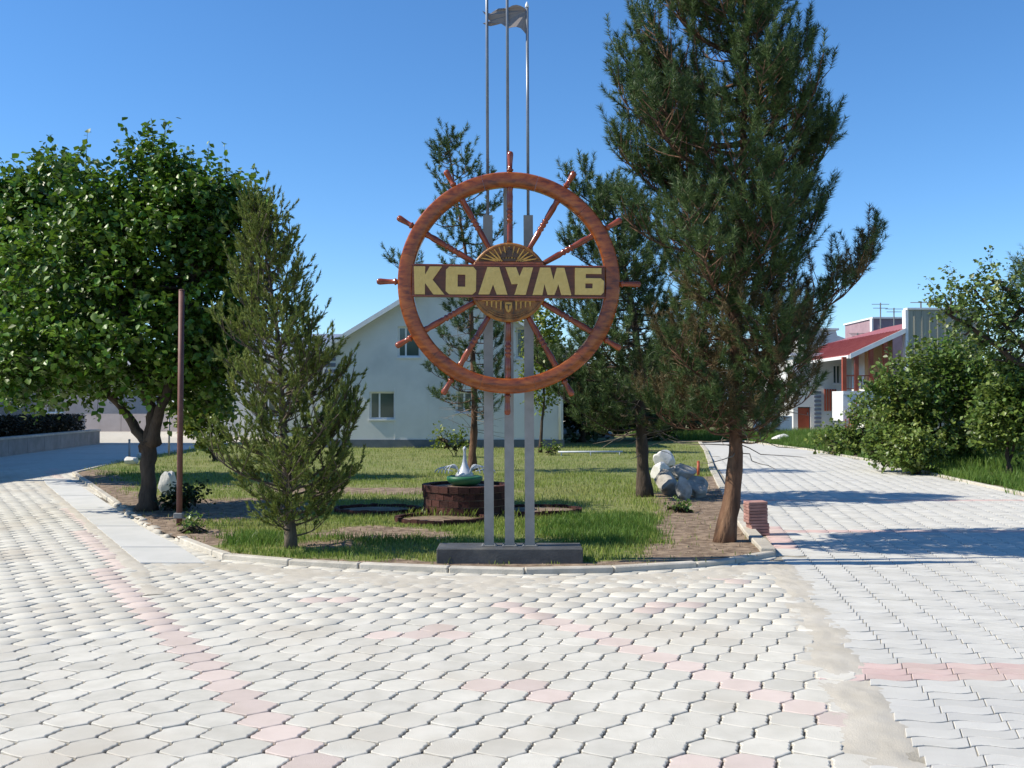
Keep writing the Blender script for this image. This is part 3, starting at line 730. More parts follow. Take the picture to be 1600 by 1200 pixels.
def broadleaf(t, stems, blobs, ntw, seed, leaf, size, bark='darkbark', lpt=11, twl=.38, shell=.45, asp=.8, hang=.25, sprouts=0, gapn=0.):
    """stems: list of (points, r0) in world coords; blobs: (centre, radii, weight)"""
    rs = random.Random(seed); loc = Vector(t.location); mb = MB(); ends = []
    for pts, r0 in stems:
        pts = [Vector(p) for p in pts]; q = []
        for a, b in zip(pts, pts[1:]):
            for k in range(5): q.append(a.lerp(b, k / 5) + Vector((rs.gauss(0, .012), rs.gauss(0, .012), 0)))
        q.append(pts[-1]); n = len(q)
        mb.tube([p - loc for p in q], [r0 * (1 - .65 * i / n) * (1 + .5 * math.exp(-i * 1.2)) for i in range(n)], 12, rough=.3); ends += q[int(n * .5):]
    mb.build('trunk', M[bark], t, True)
    lb = MB(); Pt, Dr = [], []; tot = sum(b[2] for b in blobs)
    hubs = []
    for c, rad, w in blobs:
        c = Vector(c); nn_ = max(4, int(10 * w / tot * len(blobs)))
        for _ in range(nn_):
            d = Vector((rs.gauss(0, 1), rs.gauss(0, 1), rs.gauss(0, .8))).normalized(); p = c + Vector((d.x * rad[0], d.y * rad[1], d.z * rad[2])) * rs.uniform(.4, .75)
            e = min(ends, key=lambda q: (q - p).length + .5 * abs(q.z - p.z) * (q.z > p.z)); m = e.lerp(p, .5) + Vector((rs.gauss(0, .1), rs.gauss(0, .1), -.08))
            lb.tube([e - loc, m - loc, p - loc], [.035, .022, .010], 5, cap=False); hubs.append(p)
    for c, rad, w in blobs:
        c = Vector(c)
        for _ in range(int(ntw * w / tot)):
            d = Vector((rs.gauss(0, 1), rs.gauss(0, 1), rs.gauss(0, 1))).normalized(); k = shell + (1 - shell) * rs.random() ** .7
            p = c + Vector((d.x * rad[0], d.y * rad[1], d.z * rad[2])) * k * (1 + .16 * noise.noise(d * 2.3 + c))
            if gapn and noise.noise(p * 1.6 + Vector((seed, 0, 0))) > gapn: continue
            dr = (Vector((d.x, d.y, d.z * .6 + .35)) + Vector((rs.gauss(0, .4), rs.gauss(0, .4), rs.gauss(0, .3)))).normalized(); ln = twl * rs.uniform(.6, 1.3)
            if rs.random() < .3: lb.tube([p - loc, p + dr * ln * .9 - loc], [.005, .002], 3, cap=False)
            for i in range(lpt):
                s = (i + rs.random()) / lpt; Pt.append(tuple(p + dr * ln * s + Vector((rs.gauss(0, .03), rs.gauss(0, .03), rs.gauss(0, .03))) - loc))
                sd1 = dr.cross(Vector((rs.gauss(0, 1), rs.gauss(0, 1), rs.gauss(0, 1)))).normalized(); Dr.append(tuple(dr * .5 + sd1))
    for _ in range(sprouts):                         # upright young shoots standing out of the top
        c, rad, w = rs.choice(blobs); c = Vector(c); a = rs.uniform(0, 2 * PI); k = rs.random() ** .5 * .8
        p = c + Vector((math.cos(a) * rad[0] * k, math.sin(a) * rad[1] * k, rad[2] * math.sqrt(1 - k * k) * .95)); ln = rs.uniform(.35, .75)
        d = Vector((math.cos(a) * .3, math.sin(a) * .3, 1)).normalized(); lb.tube([p - loc, p + d * ln - loc], [.006, .002], 3, cap=False)
        for i in range(16):
            s = i / 15; Pt.append(tuple(p + d * ln * s - loc)); sd1 = d.cross(Vector((rs.gauss(0, 1), rs.gauss(0, 1), .1))).normalized(); Dr.append(tuple(sd1 + d * .2))
    lb.build('limbs', M[bark], t, True, fix=False)['kind'] = 'stuff'
    leaves_mesh('crown', Pt, Dr, size, M[leaf], t, seed, asp, hang)

# big pine on the right
b = G(1132, 846, LZ); Yp = b.y
t = thing('pine_tree', 'tallest pine with orange brown leaning trunk between the lawn and the right road', 'pine tree', b)
trk = [b] + [P(x, y, Yp + .02) for x, y in [(1142, 790), (1150, 710), (1150, 620), (1148, 500), (1152, 400), (1160, 280), (1163, 150), (1166, 10), (1166, -90)]]
mpp = Yp / F
ev = [(690, 100, 80), (655, 140, 105), (600, 170, 135), (540, 176, 150), (470, 182, 135), (400, 205, 138), (300, 228, 148), (230, 215, 142), (160, 218, 118), (90, 200, 98), (20, 150, 52), (-60, 60, 35), (-90, 10, 10)]
env = [(P(1150, y, Yp).z, l * mpp * 1.03, r_ * mpp * 1.03) for y, l, r_ in ev]
zz = lambda y, Y=Yp: P(1150, y, Y).z
n1_ = conifer(t, trk, .098, env, 185, 11, 'needle', 100, .080, .0070, sub=12, z0=1, dead=.6, up=.42, gap=.56, shoot=.25, density=1.3, rise=.2, bare_tw=.15, holes=.12, spread=1.0, fwd=.6, vert=.75,
        extra=[(zz(505), 4, 2.0, 16), (zz(512), 12, 1.8, 13), (zz(310), 10, 1.45, 26), (zz(320), 2, 1.35, 22), (zz(190), 5, 1.15, 38), (zz(330), 172, 1.7, 18), (zz(240), 185, 1.75, 14), (zz(150), 170, 1.6, 22), (zz(420), 12, 1.3, 20), (zz(90), 175, 1.45, 35), (zz(640), 60, 1.0, -5), (zz(650), 200, 1.1, -12), (zz(640), 180, 1.15, -8), (zz(560), 20, 1.05, 5)])
# second pine, behind it
b = G(1008, 776, LZ); Yp = b.y; mpp = Yp / F
t = thing('pine_tree', 'dark pine on the lawn beside the boulders, its crown behind the right wheel rim', 'pine tree', b)
trk = [b] + [P(x, y, Yp) for x, y in [(1003, 700), (1000, 620), (992, 500), (975, 420), (962, 350), (950, 300)]]
ev = [(680, 130, 80), (640, 165, 100), (590, 175, 110), (540, 160, 100), (460, 120, 90), (400, 120, 80), (350, 90, 60), (300, 25, 20)]
env = [(P(1000, y, Yp).z, l * mpp, r_ * mpp) for y, l, r_ in ev]
conifer(t, trk, .115, env, 104, 23, 'needle', 64, .095, .010, sub=10, vert=.7, spread=1., fwd=.6, rise=.18, bare_tw=.2, holes=.05, dead=.1, up=.3, gap=.5, shoot=.19, bark='darkbark',
        extra=[(P(0, 400, Yp).z, 176, 1.35, 44), (P(0, 330, Yp).z, 178, .9, 50), (P(0, 330, Yp).z, 170, 1.0, 30)])
# third pine, behind the wheel
b = G(738, 736, LZ); Yp = b.y; mpp = Yp / F
t = thing('pine_tree', 'thin sparse pine on the far lawn seen through the left half of the wheel', 'pine tree', b)
trk = [b] + [P(x, y, Yp) for x, y in [(740, 690), (741, 620), (738, 540), (735, 460), (725, 380), (712, 300), (700, 225)]]
ev = [(655, 60, 50), (610, 100, 45), (560, 75, 60), (500, 55, 70), (420, 55, 55), (370, 60, 70), (300, 45, 85), (255, 35, 55), (220, 15, 20)]
env = [(P(740, y, Yp).z, l * mpp, r_ * mpp) for y, l, r_ in ev]
conifer(t, trk, .09, env, 66, 31, 'needle', 58, .10, .013, sub=9, vert=.7, spread=1., fwd=.6, rise=.12, bare_tw=.2, holes=.12, dead=.08, up=.3, gap=.45, shoot=.22, bark='pinebark',
        extra=[(P(0, 440, Yp).z, 178, 1.9, 3), (P(0, 320, Yp).z, 10, 1.0, 30)])
# arborvitae in front left
b = G(455, 856, LZ); Yp = b.y; mpp = Yp / F
t = thing('arborvitae_tree', 'loose olive green arborvitae by the front kerb, its conical crown overlapping the white house', 'conifer', b)
trk = [b] + [P(x, y, Yp) for x, y in [(452, 790), (445, 700), (440, 600), (430, 500), (420, 420), (408, 350)]]
ev = [(835, 55, 60), (815, 95, 90), (770, 130, 112), (700, 150, 125), (630, 135, 105), (560, 108, 80), (500, 88, 68), (450, 68, 66), (400, 50, 56), (365, 28, 36), (335, 8, 10)]
env = [(P(440, y, Yp).z, l * mpp, r_ * mpp) for y, l, r_ in ev]
conifer(t, trk, .055, env, 118, 41, 'cedar', 38, .048, .0120, sub=11, up=.34, gap=.72, holes=.08, bare_tw=.1, shoot=.13, bark='graybark', rise=.36, droop=-.02, spread=.7, fwd=.8, density=1.3,
        extra=[(P(0, 760, Yp).z, 12, 1.25, 42), (P(0, 740, Yp).z, 25, 1.1, 30), (P(0, 640, Yp).z, 8, .9, 55), (P(0, 770, Yp).z, -5, 1.1, 30)])
# maple on the left
b = G(230, 797, LZ); Yp = b.y; mpp = Yp / F
t = thing('maple_tree', 'broad leafy maple with dark forked trunk behind the brown metal post on the left', 'tree', b)
S1 = [([b, P(231, 740, Yp), P(232, 700, Yp), P(236, 640, Yp), P(210, 560, Yp), P(180, 430, Yp)], .12), ([P(238, 690, Yp), P(250, 640, Yp - .2), P(285, 540, Yp - .3), P(300, 430, Yp)], .09), ([P(230, 700, Yp), P(205, 655, Yp + .2), P(150, 590, Yp + .3), P(90, 500, Yp)], .08)]
def B(px, py, dy, rx, rz, w=1., Y0=None):
    Y0 = Y0 or Yp; return (tuple(P(px, py, Y0 + dy)), (rx * Y0 / F, rx * Y0 / F, rz * Y0 / F), w)
broadleaf(t, S1, [B(240, 410, 0, 110, 110, 2.6), B(125, 430, .3, 100, 100, 1.9), B(330, 440, .2, 75, 110, 1.5), B(180, 550, 0, 140, 70, 2), B(70, 550, -.3, 80, 60, 1.1), B(290, 550, .2, 85, 70, 1.2), B(245, 290, 0, 42, 60, .6), B(365, 370, .4, 45, 80, .7), B(60, 600, .2, 80, 30, .5), B(310, 590, .5, 60, 50, .6), B(300, 330, 0, 60, 50, .7), B(130, 330, 0, 50, 60, .6)], 5200, 5, 'leaf', .097, lpt=12, twl=.46, sprouts=70, gapn=.22, shell=.35)
b2 = G(60, 742, .0); Y2 = 20.5; b2 = Vector((P(28, 700, Y2).x, Y2, 0))
t = thing('maple_tree', 'dense leafy tree at the left edge of the photo, standing behind the forked maple', 'tree', b2)
broadleaf(t, [([b2 + Vector((-1.5, 0, 0)), P(-60, 560, Y2), P(-20, 420, Y2)], .16)], [B(40, 370, 0, 85, 80, 2, Y2), B(-40, 430, 0, 120, 120, 3, Y2), B(60, 480, 0, 105, 100, 2, Y2), B(90, 300, 0, 38, 50, .5, Y2), B(-20, 340, 0, 40, 55, .5, Y2)], 2300, 8, 'leaf', .15, lpt=11, twl=.5, sprouts=22)

# shrubs and trees on the right verge
def shrub(px, py, Y, blobs, n, seed, leaf, size, label, name='shrub', cat='shrub', stems=3, **kw):
    b = Vector((P(px, py, Y).x, Y, 0)); t = thing(name, label, cat, b, kw.pop('group', None)); rs = random.Random(seed)
    st = []
    for k in range(stems):
        c = Vector(blobs[k % len(blobs)][0]); st.append(([b + Vector((rs.uniform(-.15, .15), rs.uniform(-.1, .1), 0)), b.lerp(c, .45) + Vector((0, 0, .1)), c], kw.get('sr', .035)))
    kw.pop('sr', None)
    broadleaf(t, st, blobs, n, seed, leaf, size, **kw); return t
Y3 = 25.0
shrub(1470, 722, Y3, [B(1470, 610, 0, 80, 65, 2.4, Y3), B(1415, 625, -.5, 42, 60, 1.4, Y3), B(1510, 590, .3, 70, 50, 2, Y3), B(1560, 640, 0, 55, 65, 1.8, Y3), B(1475, 675, -.3, 85, 36, 1.5, Y3), B(1385, 650, 0, 30, 50, .8, Y3)], 2500, 51, 'bushleaf', .115, 'large round bush hiding the lower part of the red roofed building', lpt=11, twl=.5, sprouts=34, gapn=.2, shell=.3)
Y4 = 22.5
shrub(1425, 735, Y4, [B(1425, 705, 0, 32, 26, 1, Y4), B(1385, 698, .8, 24, 24, .8, Y4)], 420, 52, 'bushleaf', .10, 'small bright green bush at the road edge in front of the large round bush', lpt=10, twl=.3)
Y5 = 31
shrub(1300, 712, Y5, [B(1308, 692, 0, 28, 18, .8, Y5), B(1352, 668, 0, 20, 36, 1, Y5)], 240, 53, 'bushleaf', .12, 'loose green bush below the white balcony wall', lpt=10, twl=.4)
shrub(1570, 725, 21., [B(1575, 660, 0, 45, 45, 1, 21.), B(1610, 620, 0, 55, 70, 1.4, 21.)], 900, 54, 'bushleaf', .10, 'yellowish green bush at the right edge of the photo', lpt=10, twl=.35)
Y6 = 20.5
ab = Vector((P(1680, 700, Y6).x, Y6, 0))
t = thing('apricot_tree', 'leaning fruit tree with reddish branches reaching in from the right edge', 'tree', ab)
broadleaf(t, [([ab, P(1640, 600, Y6), P(1590, 565, Y6), P(1530, 520, Y6), P(1480, 490, Y6)], .075), ([P(1640, 600, Y6), P(1590, 530, Y6), P(1545, 480, Y6), P(1520, 450, Y6)], .05), ([P(1650, 600, Y6), P(1620, 520, Y6), P(1580, 460, Y6), P(1560, 440, Y6)], .045)],
          [B(1490, 470, 0, 28, 28, .8, Y6), B(1555, 450, 0, 45, 40, 1.2, Y6), B(1590, 510, 0, 60, 50, 1.5, Y6), B(1530, 500, 0, 50, 35, 1, Y6), B(1640, 470, 0, 60, 60, 1, Y6), B(1560, 545, 0, 50, 30, .5, Y6)], 400, 61, 'greyleaf', .095, lpt=10, twl=.4, shell=.15, sprouts=6)
b = Vector((P(1625, 640, 27).x, 27, 0))
t = thing('conifer_tree', 'dark conifer whose tip shows at the right edge above the fruit tree', 'conifer', b)
conifer(t, [b, P(1625, 560, 27), P(1600, 405, 27)], .12, [(P(0, 600, 27).z, 1.2, 1.2), (P(0, 480, 27).z, .7, .7), (P(0, 410, 27).z, .12, .12)], 40, 62, 'needle', 22, .12, .012, sub=6, shoot=.22)

# background trees between the house and the road
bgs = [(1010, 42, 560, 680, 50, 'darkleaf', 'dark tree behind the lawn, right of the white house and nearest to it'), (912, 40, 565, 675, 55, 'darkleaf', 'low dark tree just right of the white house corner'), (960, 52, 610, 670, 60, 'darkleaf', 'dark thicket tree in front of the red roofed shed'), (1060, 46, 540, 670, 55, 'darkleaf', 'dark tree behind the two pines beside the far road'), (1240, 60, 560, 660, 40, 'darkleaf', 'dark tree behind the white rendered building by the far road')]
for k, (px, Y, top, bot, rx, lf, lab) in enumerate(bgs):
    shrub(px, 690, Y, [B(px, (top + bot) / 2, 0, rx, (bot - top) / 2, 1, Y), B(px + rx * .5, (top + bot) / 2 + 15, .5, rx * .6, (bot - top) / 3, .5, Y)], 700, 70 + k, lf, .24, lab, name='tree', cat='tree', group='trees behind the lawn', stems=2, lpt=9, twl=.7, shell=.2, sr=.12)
shrub(850, 700, 36.5, [B(852, 540, 0, 26, 50, 1, 33), B(850, 600, 0, 22, 50, .7, 33)], 420, 80, 'limeleaf', .14, 'slender light green tree against the right end of the white house', name='tree', cat='tree', stems=1, lpt=9, twl=.4, sr=.06) if False else None
YL = 31.5
shrub(848, 705, YL, [B(850, 530, 0, 24, 45, 1, YL), B(846, 590, 0, 22, 45, .7, YL)], 420, 80, 'limeleaf', .12, 'slender light green tree against the right end of the white house', name='tree', cat='tree', stems=1, lpt=9, twl=.4, sr=.05)
YS = 29.
shrub(710, 706, YS, [B(690, 685, 0, 10, 14, 1, YS), B(722, 690, 0, 14, 12, 1, YS), B(705, 694, 0, 14, 9, .8, YS)], 60, 81, 'limeleaf', .09, 'small yellow green sapling on the lawn behind the planter', name='sapling', cat='plant', stems=3, lpt=8, twl=.25, sr=.012)
shrub(861, 712, 30., [B(861, 702, 0, 8, 9, 1, 30.)], 26, 82, 'bushleaf', .08, 'tiny low bush at the left end of the white pipe on the lawn', name='low_bush', cat='plant', stems=2, lpt=8, twl=.2, sr=.01)
shrub(285, 792, 14.6, [B(292, 776, 0, 14, 11, 1, 14.6), B(275, 786, 0, 10, 7, .7, 14.6)], 80, 83, 'darkleaf', .065, 'low leafy plant between the white boulder and the brown post', name='low_plant', cat='plant', stems=2, lpt=9, twl=.2, sr=.01)
for k, (px, py, lab) in enumerate([(1062, 800, 'small weed growing before the boulders at the edge of the bare soil'), (300, 832, 'low weed by the kerb at the foot of the brown post')]):
    g = G(px, py, LZ); shrub(px, py, g.y, [B(px, py - 8, 0, 10, 8, 1, g.y)], 22, 90 + k, 'bushleaf', .05 if k < 2 else .2, lab, name='weed', cat='plant', stems=2, lpt=7, twl=.12, sr=.006)
shrub(330, 700, 27., [B(330, 660, 0, 30, 40, 1, 27.), B(305, 640, 0, 25, 35, 1, 27.)], 330, 95, 'limeleaf', .12, 'light green bush behind the brown post and the arborvitae', stems=3, lpt=10, twl=.35)

# ---------------------------------------------------------------- ship wheel sign
WY = 9.76; cs = WY / F
wc = P(795, 442, WY)
sign_base = Vector((P(796, 850, 9.95).x, 9.95, LZ))
sg = thing('ship_wheel_monument', 'wooden ship wheel sign reading КОЛУМБ on three grey steel posts set in a dark plinth', 'sign', sign_base)
Ls = lambda p: Vector(p) - sign_base
mb = MB(); x0 = P(682, 870, 9.74).x; x1 = P(911, 870, 9.74).x
mb.cbox(x0 - sign_base.x, x1 - sign_base.x, 9.74 - 9.95, 10.16 - 9.95, -.05, .145, .008); mb.build('plinth', M['plinth'], sg)
lean = math.tan(R(.27))
for k, (px, topy, pipe_top) in enumerate([(764.5, 337, 7.0), (796.5, 287, 7.3), (828, 337, None)]):
    bx = P(px, 850, 9.95).x - sign_base.x; ztop = P(0, topy, 9.95).z - LZ; hw = .047
    mb = MB(); mb.v = []; v = []
    for z in (.140, ztop):
        xo = bx - lean * z
        v += [(xo + sx * hw, sy * .035, z) for sx, sy in ((-1, -1), (1, -1), (1, 1), (-1, 1))]
    mb.add(v, [(0, 3, 2, 1), (4, 5, 6, 7), (0, 1, 5, 4), (1, 2, 6, 5), (2, 3, 7, 6), (3, 0, 4, 7)])
    post = mb.build('post', M['steel'], sg)
    mb = MB(); mb.cbox(bx - .075, bx + .075, -.06, .06, .1455, .153, .002)
    for sx in (-.06, .06):
        for sy in (-.045, .045): mb.lathe((bx + sx, sy, .15), (0, 0, 1), [(0, .009), (.012, .009), (.014, .006)], 8)
    mb.build('foot_plate', M['steel'], post)
    pt = pipe_top if pipe_top else P(826, 12, 9.95).z - LZ
    xo = lambda z: bx - lean * z
    mb = MB(); mb.tube([(xo(ztop - .05), 0, ztop - .05), (xo(pt), 0, pt)], .0155, 12); mb.build('pipe', M['pipe'], post, True)
    if pipe_top is None:
        mb = MB(); mb.lathe((xo(pt) - .002, 0, pt), (0, 0, 1), [(0, .018), (.01, .02), (.03, .017), (.05, .009), (.062, .002)], 10); mb.build('finial', M['fascia'], post, True)
        fl = [(480, 75), (455, 58), (430, 48), (400, 42), (370, 46), (340, 60), (305, 56), (270, 54), (240, 70), (215, 90), (180, 88), (155, 78), (180, 108), (200, 135), (210, 142), (190, 156), (158, 166), (185, 178), (215, 181), (250, 172), (290, 165), (315, 185), (340, 207), (370, 202), (400, 200), (430, 207), (450, 225), (478, 258)]
        q = [P(720 + x / 4.6125, y / 4.6125, 9.95) - sign_base for x, y in fl]
        q = [Vector((p.x, .02 * math.sin((p.x - q[0].x) * 13), p.z)) for p in q]
        mb = MB(); mb.poly([(p.x, p.y, p.z) for p in [Vector((a.x, 0, a.z)) for a in q]], (0, .006, 0))
        mb.v = [(x, y + .028 * math.sin((x - q[0].x) * 14), z) for x, y, z in mb.v]
        mb.build('flag', M['flag'], sg)
TW = R(.6)
def WP(r, a, y=0.):                     # a point in the wheel plane, angle clockwise-corrected by the slight turn of the wheel
    a = a - TW; return Ls(wc) + Vector((r * math.cos(a), y, r * math.sin(a)))
RO, RI = 173.5 * cs, 150 * cs
prof = [(RI, -.030), (RI + .012, -.045), (RI + .03, -.050), (RO - .03, -.050), (RO - .012, -.045), (RO, -.028), (RO, .035), (RI, .035)]
for k in range(12):
    a0 = R(15 + 30 * k) + .0012; a1 = R(45 + 30 * k) - .0012; n = 10; vs_ = []; fs = []; m = len(prof)
    for i in range(n + 1):
        a = a0 + (a1 - a0) * i / n
        for r_, y in prof: vs_.append(WP(r_, a, y))
    for i in range(n):
        for j in range(m): fs.append((i * m + j, i * m + (j + 1) % m, (i + 1) * m + (j + 1) % m, (i + 1) * m + j))
    fs += [tuple(range(m)), tuple(n * m + j for j in range(m))]
    o = MB().add(vs_, fs).build('rim_segment', M['wood'], sg); smooth_by_angle(o, 25)
hub_r = 62 * cs
for k in range(12):
    a = R(30 * k); d = (WP(1, a) - WP(0, a))
    if k % 6:
        L_ = RI - hub_r + .05; rr_ = lambda f: f * L_
        pr = [(0, .024), (rr_(.10), .026), (rr_(.34), .031), (rr_(.40), .024), (rr_(.42), .033), (rr_(.44), .033), (rr_(.46), .022), (rr_(.48), .030), (rr_(.50), .033), (rr_(.52), .030), (rr_(.54), .021), (rr_(.56), .033), (rr_(.585), .033), (rr_(.60), .022), (rr_(.64), .029), (rr_(.82), .033), (rr_(.90), .027), (rr_(.93), .032), (rr_(1.), .032)]
        o = MB().lathe(WP(hub_r - .03, a), d, pr, 14).build('spoke', M['redwood'], sg, True)
    tip = (207 if k % 3 == 0 else 203) * cs; L_ = tip - RO
    pr = [(-.01, .022), (.012, .025), (.02, .034), (.03, .034), (.038, .023), (L_ * .45, .025), (L_ * .68, .029), (L_ * .84, .032), (L_ * .94, .028), (L_ * .985, .019), (L_, .004)]
    o = MB().lathe(WP(RO, a), d, pr, 14).build('handle', M['redwood'], sg, True)
# hub disc with its rim, board and letters
o = MB().lathe(WP(0, 0, .03), (0, -1, 0), [(0, hub_r), (.075, hub_r), (.088, hub_r - .012), (.088, hub_r - .028), (.078, hub_r - .032)], 64).build('hub', M['carve'], sg); smooth_by_angle(o, 30); hub = o
yf = -.048
def wz(x, z, y): return WP(math.hypot(x, z), math.atan2(z, x), y)
Z4 = lambda X, Y_: ((620 + X / 4.444 - 797.5) * cs, (442 - (360 + Y_ / 4.444)) * cs)     # measured on the board enlargement
Z6 = lambda X, Y_: ((700 + X / 8 - 797.5) * cs, (442 - (370 + Y_ / 8)) * cs)
HCX = .0
def plate(pts, conv, y, dep, m, name, par, holes=()):
    f = lambda q: [wz(conv(*p)[0] + 2.5 * cs, conv(*p)[1], y) for p in q]
    return MB().poly(f(pts), (0, dep, 0), [f(h) for h in holes]).build(name, m, par)
bd = plate([(109, 246), (1440, 246), (1440, 472), (109, 472)], Z4, -.075, .06, M['board'], 'name_board', sg)
for y_ in (246, 462): plate([(107, y_), (1442, y_), (1442, y_ + 9), (107, y_ + 9)], Z4, -.084, .012, M['redwood'], 'board_trim', bd)
LET = [
    ([(122, 264), (200, 264), (200, 322), (232, 264), (315, 264), (252, 355), (335, 457), (258, 457), (200, 378), (200, 457), (130, 457)], Z4, []),
    ([(366, 264), (532, 264), (553, 288), (552, 432), (528, 455), (367, 455), (343, 432), (344, 286)], Z4, [[(425, 318), (425, 402), (478, 402), (478, 318)]]),
    ([(492, 396), (640, 396), (745, 736), (612, 736), (565, 612), (520, 736), (385, 736)], Z6, []),
    ([(718, 396), (850, 396), (892, 505), (938, 396), (1060, 396), (972, 736), (832, 736), (872, 602), (795, 605)], Z6, []),
    ([(992, 264), (1063, 264), (1085, 345), (1108, 264), (1160, 264), (1210, 452), (1141, 452), (1120, 378), (1094, 452), (1046, 452), (1024, 378), (1010, 454), (942, 454)], Z4, []),
    ([(1234, 264), (1416, 264), (1416, 304), (1308, 304), (1308, 334), (1412, 334), (1435, 354), (1433, 430), (1415, 449), (1234, 449)], Z4, [[(1306, 370), (1306, 404), (1356, 404), (1356, 370)]])]
for pts, cv, holes in LET:
    plate(pts, cv, -.094, .022, M['letter'], 'letter', bd, holes)
# carvings on the hub: sun rays, ship and sea above the board, buildings and a crest below it
HY = -.058
cr = MB(); cg = MB(); cd = MB()
def strip(mbx, a, b, w, dep=.009, y=HY):
    a = Vector((a[0], 0, a[1])); b = Vector((b[0], 0, b[1])); u = (b - a).normalized(); n = Vector((-u.z, 0, u.x)) * w / 2
    q = [wz(p.x, p.z, y - dep) for p in (a - n, b - n * .6, b + n * .6, a + n)]; mbx.poly(q, (0, dep, 0))
top0 = 31 * cs
for k in range(21):
    a = R(8 + k * 164 / 20); c0 = (0, 14 * cs); r1 = hub_r - .035
    q0 = (c0[0] + math.cos(a) * 26 * cs, c0[1] + math.sin(a) * 20 * cs); q1 = (math.cos(a) * r1, math.sin(a) * r1)
    if q0[1] < top0 or q1[1] < top0 + .03: 
        if q1[1] < top0 + .03: continue
        q0 = (q0[0], max(q0[1], top0 + .012))
    strip(cg, q0, q1, .016)
for s in (-1, 1):
    for j in range(4):
        z = top0 + .012 + j * .020; pts = [(s * (.09 + i * .035), z + .006 * math.sin(i * 1.9 + j)) for i in range(8 - j)]
        for a, b in zip(pts, pts[1:]): strip(cd, a, b, .007, .007)
# ship: hull, three masts with bellied sails
shp = [[(-.085, .222), (.085, .222), (.06, .198), (-.05, .198)], [(-.075, .275), (-.03, .28), (-.025, .235), (-.08, .23)], [(-.02, .31), (.03, .31), (.035, .24), (-.018, .238)], [(.042, .285), (.08, .28), (.085, .235), (.04, .235)], [(-.012, .335), (.02, .335), (.022, .315), (-.012, .315)]]
for q in shp: cd.poly([wz(x, z + .005, HY - .016) for x, z in q], (0, .016, 0))
for x in (-.052, .006, .062): strip(cd, (x, .215), (x, .335 if x == .006 else .30), .007, .014)
bz = -27 * cs
for s in (-1, 1):
    for j in range(4):
        x = s * (.075 + j * .045); strip(cg, (x, bz - .015), (x, bz - .10 + .012 * j), .018)
    strip(cg, (s * .06, bz - .012), (s * .26, bz - .012), .014)
    strip(cd, (s * .055, bz - .02), (s * .05, bz - .14), .012)
    for j in range(3):
        pts = [(s * (.03 + i * .04), bz - .15 - j * .022 + i * i * .0035) for i in range(5)]
        for a, b in zip(pts, pts[1:]): strip(cr, a, b, .010)
cg.poly([wz(x, z, HY - .016) for x, z in [(-.032, bz - .03), (.032, bz - .03), (.036, bz - .075), (.02, bz - .115), (0, bz - .13), (-.02, bz - .115), (-.036, bz - .075)]], (0, .016, 0))
strip(cd, (-.022, bz - .055), (.022, bz - .055), .010, .022); strip(cd, (0, bz - .06), (0, bz - .105), .010, .022)
cr.build('carved_waves', M['carve'], hub)['kind'] = 'stuff'; cg.build('carved_gold_relief', M['gold'], hub)['kind'] = 'stuff'; cd.build('carved_ship', M['dark'], hub)['kind'] = 'stuff'
for z in (29.5 * cs, -27 * cs):
    hw = math.sqrt(hub_r ** 2 - z * z) - .01
    MB().poly([wz(x, z + dz, -.075) for x, dz in ((-hw, -.012), (hw, -.012), (hw, .012), (-hw, .012))], (0, .02, 0)).build('hub_rail', M['wood'], hub)

# ---------------------------------------------------------------- planter, beds, bird ornament
def arc_bricks(parent, c, r, z0, z1, n, thick, m, a0=0, a1=2 * PI, gap=.008, name='brick', zj=0.):
    for k in range(n):
        b0 = a0 + (a1 - a0) * k / n + gap / r / 2; b1 = a0 + (a1 - a0) * (k + 1) / n - gap / r / 2; vs_ = []; dz = random.uniform(-zj, zj); dr = random.uniform(-.006, .006)
        for z in (z0, z1 + dz):
            for rr in (r - thick + dr, r + dr):
                for b_ in (b0, b1): vs_.append((c[0] + rr * math.cos(b_), c[1] + rr * math.sin(b_), z))
        MB().add(vs_, [(0, 1, 3, 2), (4, 6, 7, 5), (0, 4, 5, 1), (2, 3, 7, 6), (0, 2, 6, 4), (1, 5, 7, 3)]).build(name, m, parent)
pc = G(725, 812, LZ); PR = .60; pc.y += PR; PHt = .44
pl = thing('brick_planter', 'tall round dark red brick planter behind the steel posts', 'planter', pc)
nrow = 5
for r_ in range(nrow):
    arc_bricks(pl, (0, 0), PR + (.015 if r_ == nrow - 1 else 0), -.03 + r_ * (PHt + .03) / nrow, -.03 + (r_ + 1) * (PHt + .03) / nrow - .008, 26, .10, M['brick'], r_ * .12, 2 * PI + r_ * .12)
MB().lathe((0, 0, -.03), (0, 0, 1), [(0, PR - .012), (PHt - .02, PR - .012), (PHt - .015, PR - .1), (PHt + .0, PR * .4)], 40).build('soil_fill', M['soil'], pl)
def bed(label, cpx, cpy, rad, h, asq=1.):
    c = G(cpx, cpy, LZ); t = thing('flower_bed', label, 'flower bed', c, 'low brick flower beds round the planter'); t.scale = (1, asq, 1)
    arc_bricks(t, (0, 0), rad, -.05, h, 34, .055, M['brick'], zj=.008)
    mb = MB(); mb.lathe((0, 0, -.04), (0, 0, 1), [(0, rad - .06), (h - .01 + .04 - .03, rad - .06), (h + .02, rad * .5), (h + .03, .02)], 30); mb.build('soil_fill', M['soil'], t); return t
bed('low round brick edged bed left of the planter, nearer the plinth', 690, 815, .62, .07, .8)
bed('low brick edged bed right of the steel posts with a few stems', 838, 803, .64, .09, .8)
bed('low brick edged bed left of and behind the tall planter, in deep shade', 590, 800, .62, .07, .8)
bd2 = []
for _ in range(170):
    g = G(rs.choice([690, 690, 838]), 812, LZ); a = rs.uniform(0, 6.28); r_ = rs.random() ** .5 * .5; bd2.append((g.x + r_ * math.cos(a), g.y - .05 + r_ * .8 * math.sin(a), .12, .9))
